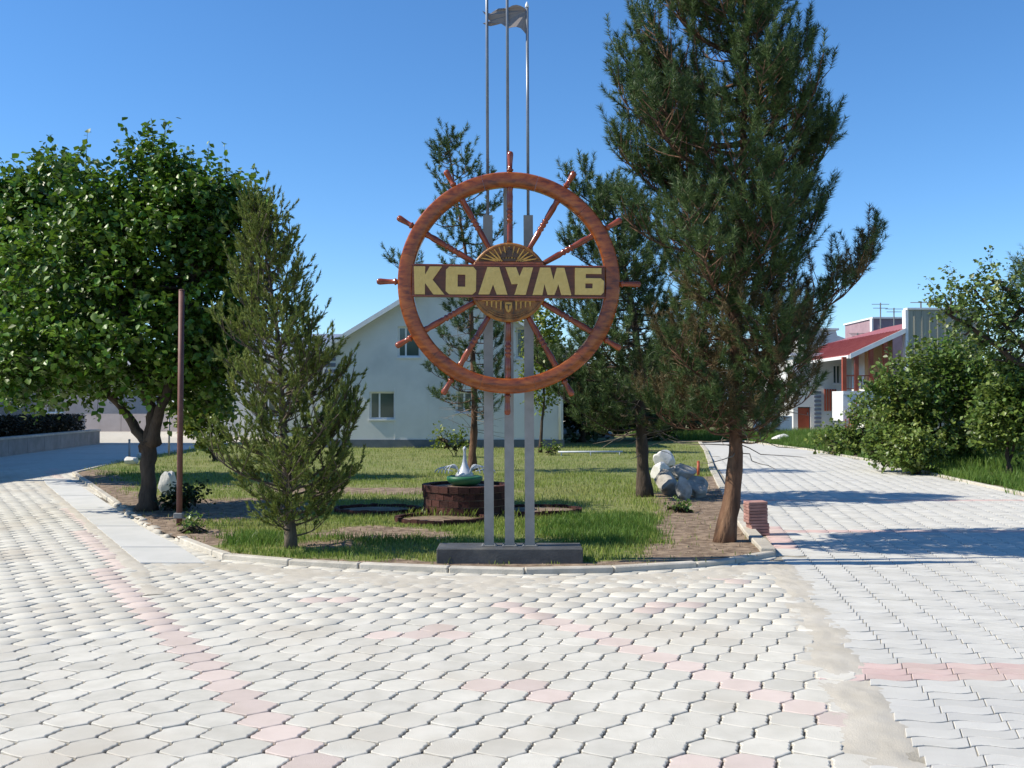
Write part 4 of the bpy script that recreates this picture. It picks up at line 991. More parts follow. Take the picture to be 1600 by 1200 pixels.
tag(blades('bed_sprouts', bd2, .09, .012, M['limeleaf'], 12, .6), 'sparse seedlings sprouting in the low brick beds', 'plants', kind='stuff')
oc = pc + Vector((-.02, 0, PHt + .0)); YO = oc.y
orn = thing('fountain_ornament', 'white swan shaped wire ornament in a green bowl on top of the brick planter', 'ornament', oc)
so = YO / F
MB().lathe((0, 0, -.02), (0, 0, 1), [(0, .17), (.03, .22), (.08, .255), (.115, .25), (.125, .225), (.11, .2), (.07, .18)], 32).build('bowl', M['bowl'], orn, True)
# body: cone with slim neck and small head
MB().lathe((.0, 0, .10), (0, 0, 1), [(0, .14), (.05, .11), (.10, .07), (.16, .042), (.24, .026), (.32, .018), (.36, .018), (.38, .028), (.40, .022), (.42, .006)], 18).build('body', M['white'], orn, True)
for s in (-1, 1):
    wg = MB()
    for j in range(5):
        r_ = .07 + j * .026; pts = [(s * (.08 + r_ * (1 - math.cos(a))), -.12 + j * .06, .14 + (.13 - .012 * j) * math.sin(a)) for a in [i * PI / 10 for i in range(11)]]
        wg.tube(pts, .0075, 6)
    wg.tube([(s * .16, -.13, .18), (s * .26, -.06, .2), (s * .3, .06, .2), (s * .26, .14, .18)], .0075, 6)
    wg.build('wing', M['white'], orn, True)
MB().tube([(0, -.026, .478), (0, -.06, .468)], [.008, .003], 6).build('beak', M['dark'], orn)

# ---------------------------------------------------------------- small things near by
b = G(280, 822, LZ)
t = thing('metal_post', 'thin brown metal post standing by the left kerb in front of the maple', 'post', b)
hb = P(281, 454, b.y).z
MB().tube([(0, 0, -.1), (.012, 0, hb - LZ)], .036, 14).build('pole', M['polebrown'], t, True)
MB().lathe((.012, 0, hb - LZ), (0, 0, 1), [(0, .038), (.008, .038), (.016, .02)], 12).build('cap', M['polebrown'], t, True)
MB().cbox(-.055, .055, -.06, .02, .10, .17, .006).build('bracket', M['steel'], t)
for px, py, ty, lab, r_ in [(202, 716, 688, 'short pinkish post at the bend of the left kerb', .03), (264, 712, 640, 'thin grey post on the far edge of the lawn left of the brown post', .03)]:
    g = G(px, py, LZ); t = thing('fence_post', lab, 'post', g); MB().tube([(0, 0, -.05), (0, 0, P(px, ty, g.y).z - LZ)], r_, 8).build('pole', M['pinkwall' if r_ else 'steel'], t, True)
    MB().lathe((0, 0, P(px, ty, g.y).z - LZ), (0, 0, 1), [(0, r_ * 1.2), (.02, r_ * 1.2), (.035, r_ * .4)], 8).build('cap', M['steel'], t)
g = G(1091, 744, LZ); t = thing('marker_post', 'short red post beside the boulder pile at the road kerb', 'post', g)
MB().tube([(0, 0, -.03), (.004, 0, .30)], .032, 10).build('pole', M['redpaint'], t, True); MB().lathe((.004, 0, .30), (0, 0, 1), [(0, .034), (.02, .03), (.03, .01)], 10).build('cap', M['redpaint'], t)
# stack of paving blocks on the kerb
g = G(1187, 838, .0); bs = thing('block_stack', 'leaning stack of red brown paving blocks on the right kerb beside the pine', 'brick stack', (g.x, g.y + .10, .0), rot=(0, R(-1.5), R(4)))
nz_ = 11
for k in range(nz_):
    h = .037; dx = random.gauss(0, .003) + (.014 if k < 4 else 0)
    for j in range(2):
        o = MB().cbox(-.118 + (.012 if k < 4 else 0), .118, -.052, .052, 0, h - .004, .004).build('paving_block', M['stackbrick'], bs); o.location = (dx, j * .112, .003 + k * h)
# boulders
def boulder(px, py, w, h, d, seed, label, m='rock', group=None, name='boulder', dz=0, Y=None):
    g = G(px, py, LZ); 
    if Y: g = Vector((P(px, py, Y).x, Y, LZ if not dz else P(px, py, Y).z)); dz = 0
    s = g.y / F; wx, hz = w * s / 2, h * s / 2
    mb = rock_mb(1, (wx * 1.08, d, hz * 1.15), seed, 4, .26, 4); o = mb.build(name, M[m]); o.location = (g.x, g.y + d * .8, g.z + hz * .82 + dz); tag(o, label, 'rock', group); smooth_by_angle(o, 28)
    return o
boulder(1046, 775, 44, 44, .28, 3, 'pale rounded boulder at the left of the rock pile under the pines', group='boulders beside the pines')
boulder(1070, 781, 34, 40, .22, 14, 'grey cracked boulder in front middle of the rock pile', group='boulders beside the pines')
boulder(1097, 778, 40, 36, .25, 5, 'bluish grey boulder at the right of the rock pile next to the red post', group='boulders beside the pines')
boulder(1066, 752, 56, 30, .25, 6, 'flat brown grey stone lying on top of the rock pile', group='boulders beside the pines', dz=1, Y=17.3)
boulder(1034, 738, 34, 30, .25, 7, 'broad pale stone at the back left of the rock pile', 'whiterock', Y=20.2, group='boulders beside the pines')
boulder(1060, 738, 36, 28, .25, 27, 'grey stone at the back right of the rock pile', Y=20.6, group='boulders beside the pines')
boulder(1042, 732, 40, 28, .22, 17, 'highest pale stone at the back of the rock pile, half hidden by low pine twigs', 'whiterock', dz=1, Y=20.5, group='boulders beside the pines')
boulder(257, 776, 34, 42, .20, 8, 'white rounded boulder behind the brown post under the maple', 'whiterock')
boulder(203, 727, 22, 16, .22, 9, 'white stone at the bend of the left kerb, larger of the two', 'whiterock', 'white stones at the kerb bend')
boulder(216, 716, 13, 12, .15, 10, 'small white stone just behind the larger one at the kerb bend', 'whiterock', 'white stones at the kerb bend')
boulder(1222, 690, 26, 12, .35, 12, 'pale stone lying in the grass at the far end of the right road', 'whiterock')
boulder(1286, 690, 16, 10, .3, 13, 'small pale stone in the grass below the stairs', 'whiterock')
boulder(1500, 726, 24, 10, .3, 15, 'flat brownish stone in the grass under the large bush')
# white pipe on the lawn
a_, b_ = G(872, 712, LZ), G(972, 711, LZ); t = thing('white_pipe', 'thin white pipe lying low across the far lawn', 'pipe', (a_.x, a_.y, LZ))
MB().tube([(0, 0, .11), (b_.x - a_.x, .2, .11)], .028, 8).build('tube', M['white'], t, True)
for k in range(3): MB().tube([((b_.x - a_.x) * (.05 + .45 * k), .08 * k, -.02), ((b_.x - a_.x) * (.05 + .45 * k), .08 * k, .10)], .018, 6).build('support', M['white'], t)

# ---------------------------------------------------------------- buildings
HOLD = 0
def wall_with_holes(outer, holes, origin, u, n, thick, m, parent, name='wall'):
    """outer/holes in (a, z) metres along u from origin; wall extends by thick along n"""
    origin = Vector(origin); u = Vector(u); n = Vector(n)
    f = lambda q: [origin + u * a + Vector((0, 0, z)) for a, z in q]
    return MB().poly(f(outer), n * thick, [f(h) for h in holes]).build(name, m, parent)
def window(parent, origin, u, n, a0, a1, z0, z1, mull=(.5,), curtain=True, fr=.06):
    """frame and panes set in an opening; n points into the house"""
    origin = Vector(origin); u = Vector(u); n = Vector(n); Z = Vector((0, 0, 1))
    def bar(p0, p1, q0, q1, off, dep): return [origin + u * a + Z * z + n * (off + dd_) for dd_ in (0, dep) for a, z in ((p0, q0), (p1, q0), (p1, q1), (p0, q1))]
    fc = [(0, 1, 2, 3), (7, 6, 5, 4), (0, 4, 5, 1), (1, 5, 6, 2), (2, 6, 7, 3), (3, 7, 4, 0)]
    mb = MB(); 
    mb.add(bar(a0, a1, z0, z0 + fr, .10, .05), fc); mb.add(bar(a0, a1, z1 - fr, z1, .10, .05), fc)
    mb.add(bar(a0, a0 + fr, z0 + fr, z1 - fr, .10, .05), fc); mb.add(bar(a1 - fr, a1, z0 + fr, z1 - fr, .10, .05), fc)
    for k in mull: 
        c = a0 + (a1 - a0) * k; mb.add(bar(c - fr / 2, c + fr / 2, z0 + fr, z1 - fr, .10, .05), fc)
    w = mb.build('window', M['fascia'], parent)
    ed = [a0 + fr] + [a0 + (a1 - a0) * k for k in mull] + [a1 - fr]
    for k, (p, q) in enumerate(zip(ed, ed[1:])):
        g0 = p + (fr / 2 if k else 0); g1 = q - (fr / 2 if k < len(ed) - 2 else 0)
        MB().add(bar(g0, g1, z0 + fr, z1 - fr, .12, .006), fc).build('pane', M['glass'], w)
    MB().add(bar(a0 - .03, a1 + .03, z0 - .05, z0 - .003, -.05, .16), fc).build('sill', M['fascia'], w)
    return w
# white gabled house in the middle
HYD = 35.0; hs = HYD / F
hx0 = P(508, 700, HYD).x; hx1 = P(880, 700, HYD).x; zb = .32
hz = lambda y: P(0, y, HYD).z
ht = thing('white_house', 'white rendered two storey gabled house behind the lawn, seen through the ship wheel', 'house', (hx0, HYD, 0))
HWd = hx1 - hx0; A = lambda px: (px - 508) * hs; peak = A(694); ze = hz(546); zp = hz(432)
wins = [(A(621), A(656), hz(558), hz(510), (.35,)), (A(577), A(617), hz(655), hz(612), (.38,)), (A(806), A(834), hz(560), hz(512), (.5,)), (A(712), A(738), hz(645), hz(612), (.5,))]
wall_with_holes([(0, zb), (HWd, zb), (HWd, ze), (peak, zp), (0, ze)], [[(a, z0), (b_, z0), (b_, z1), (a, z1)] for a, b_, z0, z1, _ in wins], (0, 0, 0), (1, 0, 0), (0, 1, 0), .3, M['housewall'], ht)
for a, b_, z0, z1, mu in wins: window(ht, (0, 0, 0), (1, 0, 0), (0, 1, 0), a, b_, z0, z1, mu)
DPT = 10.
for xx in (0, HWd - .3): MB().box(xx, xx + .3, .302, DPT, zb, ze - .05).build('wall', M['housewall'], ht)
MB().add([(0, DPT, zb), (HWd, DPT, zb), (HWd, DPT, ze), (peak, DPT, zp), (0, DPT, ze)], [(0, 1, 2, 3, 4)]).build('wall', M['housewall'], ht)
MB().box(-.04, HWd + .04, -.04, DPT, -.05, zb - .002).build('plinth', M['housebase'], ht)
MB().box(.3, HWd - .3, .6, .7, zb, ze).build('curtain_wall', M['curtain'], ht)
for s, xe in ((-1, 0), (1, HWd)):
    ov = .28; dx = xe - peak; sl = (ze - zp) / abs(dx); xo = xe + s * ov; zo = ze - sl * -1 * 0 + (ze - zp) / abs(dx) * ov
    q = [(peak, -.45, zp + .03), (xo, -.45, zo + .03), (xo, DPT + .4, zo + .03), (peak, DPT + .4, zp + .03)]
    n_ = 22; mb = MB()
    MB().add([*q, *[(x, y, z + .06) for x, y, z in q]], [(0, 1, 2, 3), (7, 6, 5, 4), (0, 4, 5, 1), (1, 5, 6, 2), (2, 6, 7, 3), (3, 7, 4, 0)]).build('roof', M['metalroof'], ht)
    fb = [(peak, -.5, zp - .08), (xo, -.5, zo - .08), (xo, -.5, zo + .10), (peak, -.5, zp + .10)]
    MB().add([*fb, *[(x, y + .04, z) for x, y, z in fb]], [(0, 1, 2, 3), (7, 6, 5, 4), (0, 4, 5, 1), (1, 5, 6, 2), (2, 6, 7, 3), (3, 7, 4, 0)]).build('fascia_board', M['fascia'], ht)
z = hz(640)
while z < ze - .3:
    MB().cbox(-.03, A(524), -.035, .3, z, z + .13, .01).build('quoin', M['quoin'], ht); z += .215
# thin seams of the cladding
for px in (548,): pass
MB().box(A(612) - .0, A(616), -.012, -.002, zb, ze).build('downpipe', M['fascia'], ht) if False else None
MB().box(A(616), A(617.5), -.012, -.002, zb, hz(606)).build('seam_strip', M['fascia'], ht)
MB().box(A(668), A(669), -.010, -.002, zb, hz(470)).build('seam_strip', M['housewall'], ht)
MB().tube([(HWd - .12, -.07, zb), (HWd - .12, -.07, ze - .1)], .045, 8).build('downpipe', M['fascia'], ht, True)

# second house, further left
def simple_house(name, label, x0, x1, Y, dep, z_e, ridge, wallm, roofm, wins=(), base=None, cat='house', axis='x', group=None, both=False):
    t = thing(name, label, cat, (x0, Y, 0), group); W_ = x1 - x0
    wall_with_holes([(0, 0), (W_, 0), (W_, z_e), (0, z_e)], [[(a, p), (b_, p), (b_, q), (a, q)] for a, b_, p, q in wins], (0, 0, 0), (1, 0, 0), (0, 1, 0), .25, wallm, t)
    for a, b_, p, q in wins: window(t, (0, 0, 0), (1, 0, 0), (0, 1, 0), a, b_, p, q)
    MB().box(.3, W_ - .3, .5, .6, .1, z_e - .1).build('curtain_wall', M['curtain'], t)
    for xx in (0, W_ - .25): MB().box(xx, xx + .25, .252, dep, 0, z_e).build('wall', wallm, t)
    MB().box(.25, W_ - .25, dep - .25, dep, 0, z_e - .002).build('wall', wallm, t)
    for k in (0, 1):
        y0, y1 = (-.4, dep / 2) if k == 0 else (dep + .4, dep / 2); q = [(-.4, y0, z_e + .002), (W_ + .4, y0, z_e + .002), (W_ + .4, y1, ridge), (-.4, y1, ridge)]
        r_ = MB().add([*q, *[(x, y, z + .07) for x, y, z in q]], [(0, 1, 2, 3), (7, 6, 5, 4), (0, 4, 5, 1), (1, 5, 6, 2), (2, 6, 7, 3), (3, 7, 4, 0)]).build('roof', roofm, t)
        if k == 0: 
            MB().box(-.4, W_ + .4, y0 - .03, y0 - .002, z_e - .10, z_e + .09).build('fascia', M['fascia'], r_)
    for xx in (0, W_ - .25): MB().poly([(xx, .0, z_e + .001), (xx, dep, z_e + .001), (xx, dep / 2, ridge - .02)], (.25, 0, 0)).build('gable', wallm, t)
    return t
Yh = 47.; sc = Yh / F
simple_house('house', 'pale house with blue grey roof showing behind the arborvitae left of the white house', P(300, 0, Yh).x, P(526, 0, Yh).x, Yh, 9, P(0, 556, Yh).z, P(0, 524, Yh + 4.5).z, M['housewall'], mat('blue_grey_roof', [(.16, .20, .28), (.22, .26, .34)], .5, 2, 4), [(1., 2., .9, 2.0), (3.2, 4.2, .9, 2.)])
Ys = 62.
simple_house('shed', 'low building with red roof glimpsed between the wheel and the pines', P(850, 0, Ys).x, P(968, 0, Ys).x, Ys, 5, P(0, 640, Ys).z, P(0, 612, Ys + 2.5).z, M['ochre'], M['redroof'], cat='building')
simple_house('shed', 'second red roofed building glimpsed left of the second pine', P(940, 0, 75).x, P(1060, 0, 75).x, 75., 6, P(0, 612, 75).z, P(0, 592, 78).z, M['pinkwall'], M['redroof'], cat='building')
# rubble heap in front of the shed
rh = thing('rubble_heap', 'pale rubble stone heap under the trees right of the white house', 'rubble', (P(890, 0, 46).x, 46, 0))
for k in range(60):
    a = rs.uniform(0, 6.28); r_ = rs.random() ** .6; x = r_ * 1.9 * math.cos(a); y = r_ * .9 * math.sin(a); zt = (1 - r_) * 1.0
    mb = rock_mb(rs.uniform(.18, .36), (1.2, 1, .8), 200 + k, 2); o = mb.build('stone', M['rock'], rh); o.location = (x, y, zt * .7 + .1)

# building on the left, its long wall facing the road, casting the shade over the lane
lx = -18.6
lb_ = thing('grey_building', 'grey two storey building behind the hedge at the far left', 'building', (lx, 20, 0))
LH = 7.5; LY0, LY1 = -2.2, 19.2
hol = [(LY0 + 1.4 + i * 3.1, LY0 + 2.8 + i * 3.1, z, z + 1.3) for i in range(6) for z in (1.2, 4.3)]
wall_with_holes([(LY0, 0), (LY1, 0), (LY1, LH), (LY0, LH)], [[(a, p), (b_, p), (b_, q), (a, q)] for a, b_, p, q in hol], (0, 0, 0), (0, 1, 0), (-1, 0, 0), .3, M['greywall'], lb_)
for a, b_, p, q in hol: window(lb_, (0, 0, 0), (0, 1, 0), (-1, 0, 0), a, b_, p, q)
MB().box(-7.9, -.302, LY0, LY0 + .3, 0, LH).build('wall', M['greywall'], lb_); MB().box(-7.9, -.302, LY1 - .3, LY1, 0, LH).build('wall', M['greywall'], lb_); MB().box(-8.2, -7.902, LY0, LY1, 0, LH).build('wall', M['greywall'], lb_)
MB().box(-8.5, .3, LY0 - .3, LY1 + .3, LH + .002, LH + .25).build('roof', M['metalroof'], lb_)
# low retaining wall and hedge
rw0, rw1 = G(-60, 722), G(156, 693)
rw = thing('retaining_wall', 'low grey concrete retaining wall along the shaded lane at the left', 'wall', rw0)
u = (rw1 - rw0); n = 8; ul = u.length; u.normalize(); nn_ = Vector((-u.y, u.x, 0))
start = rw0 - u * 6
for k in range(n + 4):
    L_ = (ul + 6) / (n + 4); c = start + u * L_ * (k + .5) + nn_ * .15 - rw0
    MB().obox(c + Vector((0, 0, .24)), u, nn_, (0, 0, 1), L_ / 2 - .012, .15, .26).build('wall_block', M['greywall'], rw)
    MB().obox(c + Vector((0, 0, .53)), u, nn_, (0, 0, 1), L_ / 2 - .004, .19, .03).build('coping', M['kerb'], rw)
hp, hd = [], []
for _ in range(26000):
    s = rs.uniform(0, ul + 6); w_ = rs.uniform(-.5, .5); z = rs.uniform(.3, 1.15 + .12 * noise.noise(Vector((s, 0, 0)))); p = start + u * s + nn_ * (1.0 + w_); hp.append((p.x, p.y, z)); hd.append((rs.gauss(0, 1), rs.gauss(0, 1), .4))
hg = thing('hedge', 'dark clipped hedge above the low wall at the left', 'hedge', (0, 0, 0))
leaves_mesh('foliage', hp, hd, .10, mat('brown_hedge_leaves', [(.03, .022, .014), (.05, .045, .02)], .6, 2, 3, vary=.4), hg, 9)
hm = MB()
for k in range(20): s = (ul + 6) * (k + .5) / 20; p = start + u * s + nn_; hm.tube([(p.x, p.y, 0), (p.x + .05, p.y, .9)], [.03, .012], 5)
hm.build('stems', M['darkbark'], hg)['kind'] = 'stuff'
MB_far = simple_house('house', 'far pale house at the end of the shaded lane on the left', -34, -24.5, 62., 8, 3.0, 4.6, M['pinkwall'], M['metalroof'], [(1.5, 2.6, 1, 2.1), (5, 6.1, 1, 2.1)])
# light low boundary wall behind the yard
fw = thing('boundary_wall', 'low pale boundary wall beyond the sunlit yard on the left', 'wall', (-24, 56, 0))
for k in range(9): MB().box(k * 2.02, k * 2.02 + 2.0, 0, .2, 0, 1.0).build('wall_panel', M['pinkwall'], fw)

# red roofed building on the right
Yb = 45.; bsx = Yb / F
rb_ = thing('red_roofed_building', 'building with sloping red metal roof, tall grey end wall and balcony on the right', 'building', (0, 0, 0))
Pq = lambda px, py, dy=0: P(px, py, Yb + dy)
dpt = 9.0
# tall grey end tower
ta, tb = Pq(1419, 486).x, Pq(1530, 486).x; tz_ = Pq(0, 484).z
MB().box(ta, tb, Yb, Yb + .35, 0, tz_).build('end_wall', M['slatgrey'], rb_)
MB().box(ta - .06, tb, Yb - .06, Yb + .40, tz_ + .002, tz_ + .09).build('coping', M['fascia'], rb_)
MB().box(ta - .13, ta - .003, Yb - .02, Yb + .36, 0, tz_ + .0).build('white_edge', M['fascia'], rb_)  # white strip: sunlight on the wall's left edge, put in as colour
# batten lines on the tower face
for k in range(9):
    x = ta + .25 + k * .35; MB().box(x, x + .05, Yb - .035, Yb - .003, .1, tz_ - .05).build('batten', M['slatgrey'], rb_)
# sloping roof: near verge from (1328,557) to (1418,517), far verge lower left
A0, A1 = Pq(1328, 557), Pq(1418, 517); far = 11.
q = [A0, A1, Vector((A1.x, Yb + far, A1.z + .0)), Vector((A0.x, Yb + far, A0.z))]
q[1] = Vector((ta - .14, Yb, A1.z))
q[2] = Vector((ta - .14, Yb + far, A1.z))
rf = MB().add([*q, *[(v.x, v.y, v.z + .09) for v in q]], [(0, 1, 2, 3), (7, 6, 5, 4), (0, 4, 5, 1), (1, 5, 6, 2), (2, 6, 7, 3), (3, 7, 4, 0)]).build('roof', M['redroof'], rb_)
sl = (q[1] - q[0])
for k in range(28):
    y = Yb + .2 + k * far / 28.; a = Vector((q[0].x, y, q[0].z + .095)); b_ = Vector((q[1].x, y, q[1].z + .095))
    MB().obox((a + b_) / 2 + Vector((0, 0, .012)), (b_ - a), (0, 1, 0), (-sl.z, 0, sl.x), (b_ - a).length / 2, .02, .014).build('roof_seam', M['redroof'], rf)
rx = tb - .1; rz = q[1].z + (rx - q[1].x) * sl.z / sl.x; rq = [Vector((q[1].x + .002, Yb + .42, q[1].z)), Vector((rx, Yb + .42, min(rz, tz_ - .05))), Vector((rx, Yb + far, min(rz, tz_ - .05))), Vector((q[1].x + .002, Yb + far, q[1].z))]
MB().add([*rq, *[(v.x, v.y, v.z + .09) for v in rq]], [(0, 1, 2, 3), (7, 6, 5, 4), (0, 4, 5, 1), (1, 5, 6, 2), (2, 6, 7, 3), (3, 7, 4, 0)]).build('roof', M['redroof'], rb_)
MB().add([(q[0].x, Yb - .06, q[0].z - .10), (q[1].x, Yb - .06, q[1].z - .10), (q[1].x, Yb - .06, q[1].z + .12), (q[0].x, Yb - .06, q[0].z + .12), (q[0].x, Yb - .005, q[0].z - .10), (q[1].x, Yb - .005, q[1].z - .10), (q[1].x, Yb - .005, q[1].z + .12), (q[0].x, Yb - .005, q[0].z + .12)], [(0, 1, 2, 3), (7, 6, 5, 4), (0, 4, 5, 1), (1, 5, 6, 2), (2, 6, 7, 3), (3, 7, 4, 0)]).build('verge_board', M['fascia'], rf)
MB().box(q[0].x - .08, q[0].x - .003, Yb, Yb + far, q[0].z - .08, q[0].z + .06).build('gutter', M['fascia'], rf)
# main body walls
wx = Pq(1336, 0).x; zr = q[0].z
wl_ = [(q[0].x + 1.3, 0), (ta - .14, 0), (ta - .14, A1.z - .1), (q[0].x + 1.3, zr + .5)]
MB().poly([(x, Yb + 1.5, z) for x, z in wl_], (0, .3, 0)).build('wall', M['ochre'], rb_)
MB().box(q[0].x + 1.3, q[0].x + 1.6, Yb + 1.802, Yb + 3.6, 0, zr + .45).build('wall', M['housewall'], rb_)
# balcony
fz = Pq(0, 611).z; bx0, bx1 = Pq(1313, 0).x, Pq(1392, 0).x
MB().box(bx0, bx1, Yb - .05, Yb + 1.5, fz - .16, fz).build('balcony_floor', M['fascia'], rb_)
MB().box(bx0, bx1, Yb - .02, Yb + .12, fz - 1.35, fz - .163).build('balcony_wall', M['fascia'], rb_)
MB().box(bx0, bx0 + .14, Yb + .122, Yb + 1.5, fz - 1.35, fz - .163).build('balcony_wall', M['fascia'], rb_)
bt = MB()
for px in (1316, 1335, 1358, 1380):
    x = Pq(px, 0).x; zt_ = zr + max(0, (x - q[0].x)) * (sl.z / sl.x) - .02; MB().box(x - .09, x + .09, Yb, Yb + .16, fz + .002, zt_).build('balcony_post', M['redpaint'], rb_)
rl = MB(); rt = fz + .72; rl.box(bx0, bx1, Yb + .05, Yb + .09, rt - .05, rt); rl.box(bx0, bx1, Yb + .05, Yb + .09, fz + .08, fz + .12)
x = bx0 + .1
while x < bx1: rl.box(x, x + .025, Yb + .06, Yb + .085, fz + .12, rt - .05); x += .15
rl.build('railing', M['redpaint'], rb_)
# outside stair below the balcony
for k in range(8):
    x = bx0 - .25 + k * .06; MB().box(Pq(1305 + k * 3.4, 0).x, Pq(1330, 0).x, Yb - .9, Yb - .1, .12 + (k) * .13, .12 + k * .13 + .04).build('stair_tread', M['redpaint'], rb_)
MB().poly([(Pq(1303, 0).x, Yb - .95, .05), (Pq(1312, 0).x, Yb - .95, .05), (Pq(1336, 0).x, Yb - .95, 1.25), (Pq(1328, 0).x, Yb - .95, 1.25)], (0, .05, 0)).build('stair_stringer', M['redpaint'], rb_)
for k in range(5):
    x = Pq(1306 + k * 5.5, 0).x; z0 = .15 + k * .25; MB().box(x, x + .04, Yb - .93, Yb - .89, z0, z0 + .75).build('stair_baluster', M['redpaint'], rb_)
# grey-blue annex with window, quoins, red door
Ya = Yb + 6.5; asx = Ya / F; Pa = lambda px, py: P(px, py, Ya)
an = thing('annex_building', 'pale annex with red door and dark banded corner left of the red roofed building', 'building', (0, 0, 0))
ax0, ax1 = Pa(1236, 0).x, Pa(1330, 0).x; az = Pa(0, 556).z
ho = [(Pa(1298, 0).x, Pa(1310, 0).x, Pa(0, 600).z, Pa(0, 570).z), (Pa(1243, 0).x, Pa(1263, 0).x, .02, Pa(0, 636).z)]
wall_with_holes([(ax0, -.0), (ax1, 0), (ax1, az), (ax0, az)], [[(a, p), (b_, p), (b_, q_), (a, q_)] for a, b_, p, q_ in ho], (0, Ya, 0), (1, 0, 0), (0, 1, 0), .3, M['housewall'], an)
window(an, (0, Ya, 0), (1, 0, 0), (0, 1, 0), *ho[0])
dr_ = MB().box(ho[1][0] + .05, ho[1][1] - .05, Ya + .1, Ya + .16, .03, ho[1][3] - .05).build('door', M['redpaint'], an)
MB().box(ho[1][1] - .16, ho[1][1] - .11, Ya + .05, Ya + .098, 1.0, 1.12).build('handle', M['steel'], dr_)
MB().box(ho[1][0] - .3, ho[1][1] + .9, Ya - .9, Ya - .003, -.02, .14).build('doorstep', M['kerb'], an)
z = Pa(0, 668).z
while z < Pa(0, 612).z: MB().box(Pa(1268, 0).x, Pa(1279, 0).x, Ya - .06, Ya - .003, z, z + .12).build('quoin', M['quoin'], an); z += .22
for k in range(5): x = Pa(1284 + k * 4, 0).x; MB().box(x, x + .08, Ya - .05, Ya - .003, Pa(0, 642).z, Pa(0, 608).z).build('red_slat', M['redpaint'], an)
MB().box(ax0 - .2, ax1 + .2, Ya - .2, Ya + 6, az + .002, az + .14).build('roof', M['fascia'], an)
MB().box(ax0, ax0 + .3, Ya + .302, Ya + 6, 0, az).build('wall', M['housewall'], an)
MB().box(ax0, ax1, Ya + 5.7, Ya + 5.998, 0, az).build('wall', M['housewall'], an) if False else None
# stepped white block further back
Yc = Yb + 16; Pc = lambda px, py: P(px, py, Yc)
st_ = thing('white_block', 'white building with stepped parapet behind the red roofed building', 'building', (0, 0, 0))
MB().poly([(Pc(1255, 0).x, Yc, 0), (Pc(1340, 0).x, Yc, 0), (Pc(1340, 538).x, Yc, Pc(0, 536).z), (Pc(1308, 525).x, Yc, Pc(0, 524).z), (Pc(1306, 516).x, Yc, Pc(0, 516).z), (Pc(1255, 516).x, Yc, Pc(0, 516).z)], (0, 6, 0)).build('wall', M['housewall'], st_)
MB().box(Pc(1254, 0).x, Pc(1307, 0).x, Yc - .1, Yc + 6, Pc(0, 516).z + .003, Pc(0, 516).z + .12).build('coping', M['fascia'], st_)
# lilac block behind the red roof
Yd = Yb + 14; Pd = lambda px, py: P(px, py, Yd)
li = thing('lilac_building', 'lilac brick block rising behind the red roof with aerials on top', 'building', (0, 0, 0))
MB().box(Pd(1361, 0).x, Pd(1425, 0).x, Yd, Yd + 5, 0, Pd(0, 498).z).build('wall', M['lilac'], li)
MB().box(Pd(1359, 0).x, Pd(1427, 0).x, Yd - .08, Yd + 5.1, Pd(0, 498).z + .002, Pd(0, 498).z + .1).build('coping', M['fascia'], li)
MB().box(Pd(1360, 0).x - .06, Pd(1361, 0).x - .003, Yd - .02, Yd + .3, 0, Pd(0, 498).z).build('white_edge', M['fascia'], li)
def aerial(px, y0, y1, Y, arms, lab):
    b = P(px, y0, Y); t = thing('roof_aerial', lab, 'aerial', b, 'aerials on the roofs'); h = P(px, y1, Y).z - b.z
    MB().tube([(0, 0, -.3), (0, 0, h)], .035, 6).build('mast', M['steel'], t)
    for k in range(arms): z = h * (.95 - .13 * k); w = .5 - .08 * k; MB().tube([(-w, 0, z), (w, 0, z)], .018, 5).build('arm', M['steel'], t)
aerial(1376, 520, 473, Yb + 12, 2, 'tall thin aerial standing before the lilac block')
aerial(1397, 516, 481, Yb + 12, 2, 'shorter aerial to the right of the tallest one')
aerial(1340, 536, 520, Yb + 14, 3, 'squat aerial with several arms left of the lilac block')
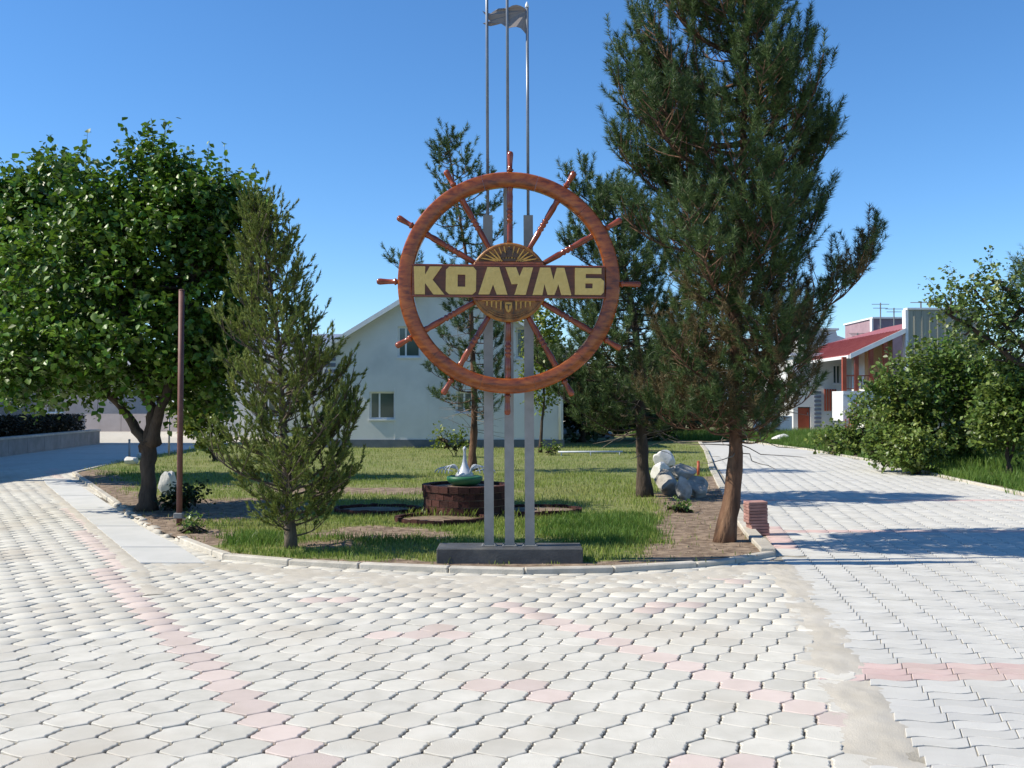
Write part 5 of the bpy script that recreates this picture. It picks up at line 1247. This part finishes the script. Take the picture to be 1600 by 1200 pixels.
aerial(1439, 486, 472, Yb + 2, 1, 'small aerial on the grey end wall')
# low white wall with striped columns seen under the big pine
Ye = Yb + 2; Pe = lambda px, py: P(px, py, Ye)
lw = thing('white_wall', 'low white garden wall with banded pillar seen under the big pine', 'wall', (0, 0, 0))
MB().box(Pe(1176, 0).x, Pe(1204, 0).x, Ye, Ye + .25, 0, Pe(0, 622).z).build('wall_panel', M['fascia'], lw)
MB().box(Pe(1214, 0).x, Pe(1234, 0).x, Ye, Ye + .25, 0, Pe(0, 650).z).build('wall_panel', M['fascia'], lw)
MB().box(Pe(1204.5, 0).x, Pe(1213.5, 0).x, Ye - .1, Ye + .3, 0, Pe(0, 612).z).build('pillar', M['fascia'], lw)
z = .1
while z < Pe(0, 616).z: MB().box(Pe(1203.8, 0).x, Pe(1214.2, 0).x, Ye - .13, Ye - .103, z, z + .1).build('pillar_band', M['quoin'], lw); z += .2

# ---------------------------------------------------------------- snowy mountains far off
bm = bmesh.new(); nx_, ny_ = 90, 14; W0, W1, D0, D1 = -2600, 3600, 3800, 5400; gr = []
for j in range(ny_ + 1):
    row = []
    for i in range(nx_ + 1):
        x = W0 + (W1 - W0) * i / nx_; y = D0 + (D1 - D0) * j / ny_; k = math.sin(PI * j / ny_)
        h = (150 + 95 * noise.noise(Vector((x * .0011, .5, 0))) + 70 * noise.noise(Vector((x * .004, y * .002, 3))) + 25 * noise.noise(Vector((x * .012, y * .008, 3)))) * k
        row.append(bm.verts.new((x, y, max(0, h) - 2)))
    gr.append(row)
for j in range(ny_):
    for i in range(nx_): bm.faces.new((gr[j][i], gr[j][i + 1], gr[j + 1][i + 1], gr[j + 1][i]))
me = bpy.data.meshes.new('mountains'); bm.to_mesh(me); bm.free(); me.materials.append(M['snow']); mo = link(bpy.data.objects.new('mountains', me)); mo['kind'] = 'structure'
tot = sum(len(o.data.loops) - 2 * len(o.data.polygons) for o in bpy.data.objects if o.type == 'MESH')
print('objects', len(bpy.data.objects), 'tris', tot, 'pine shoots', n1_)
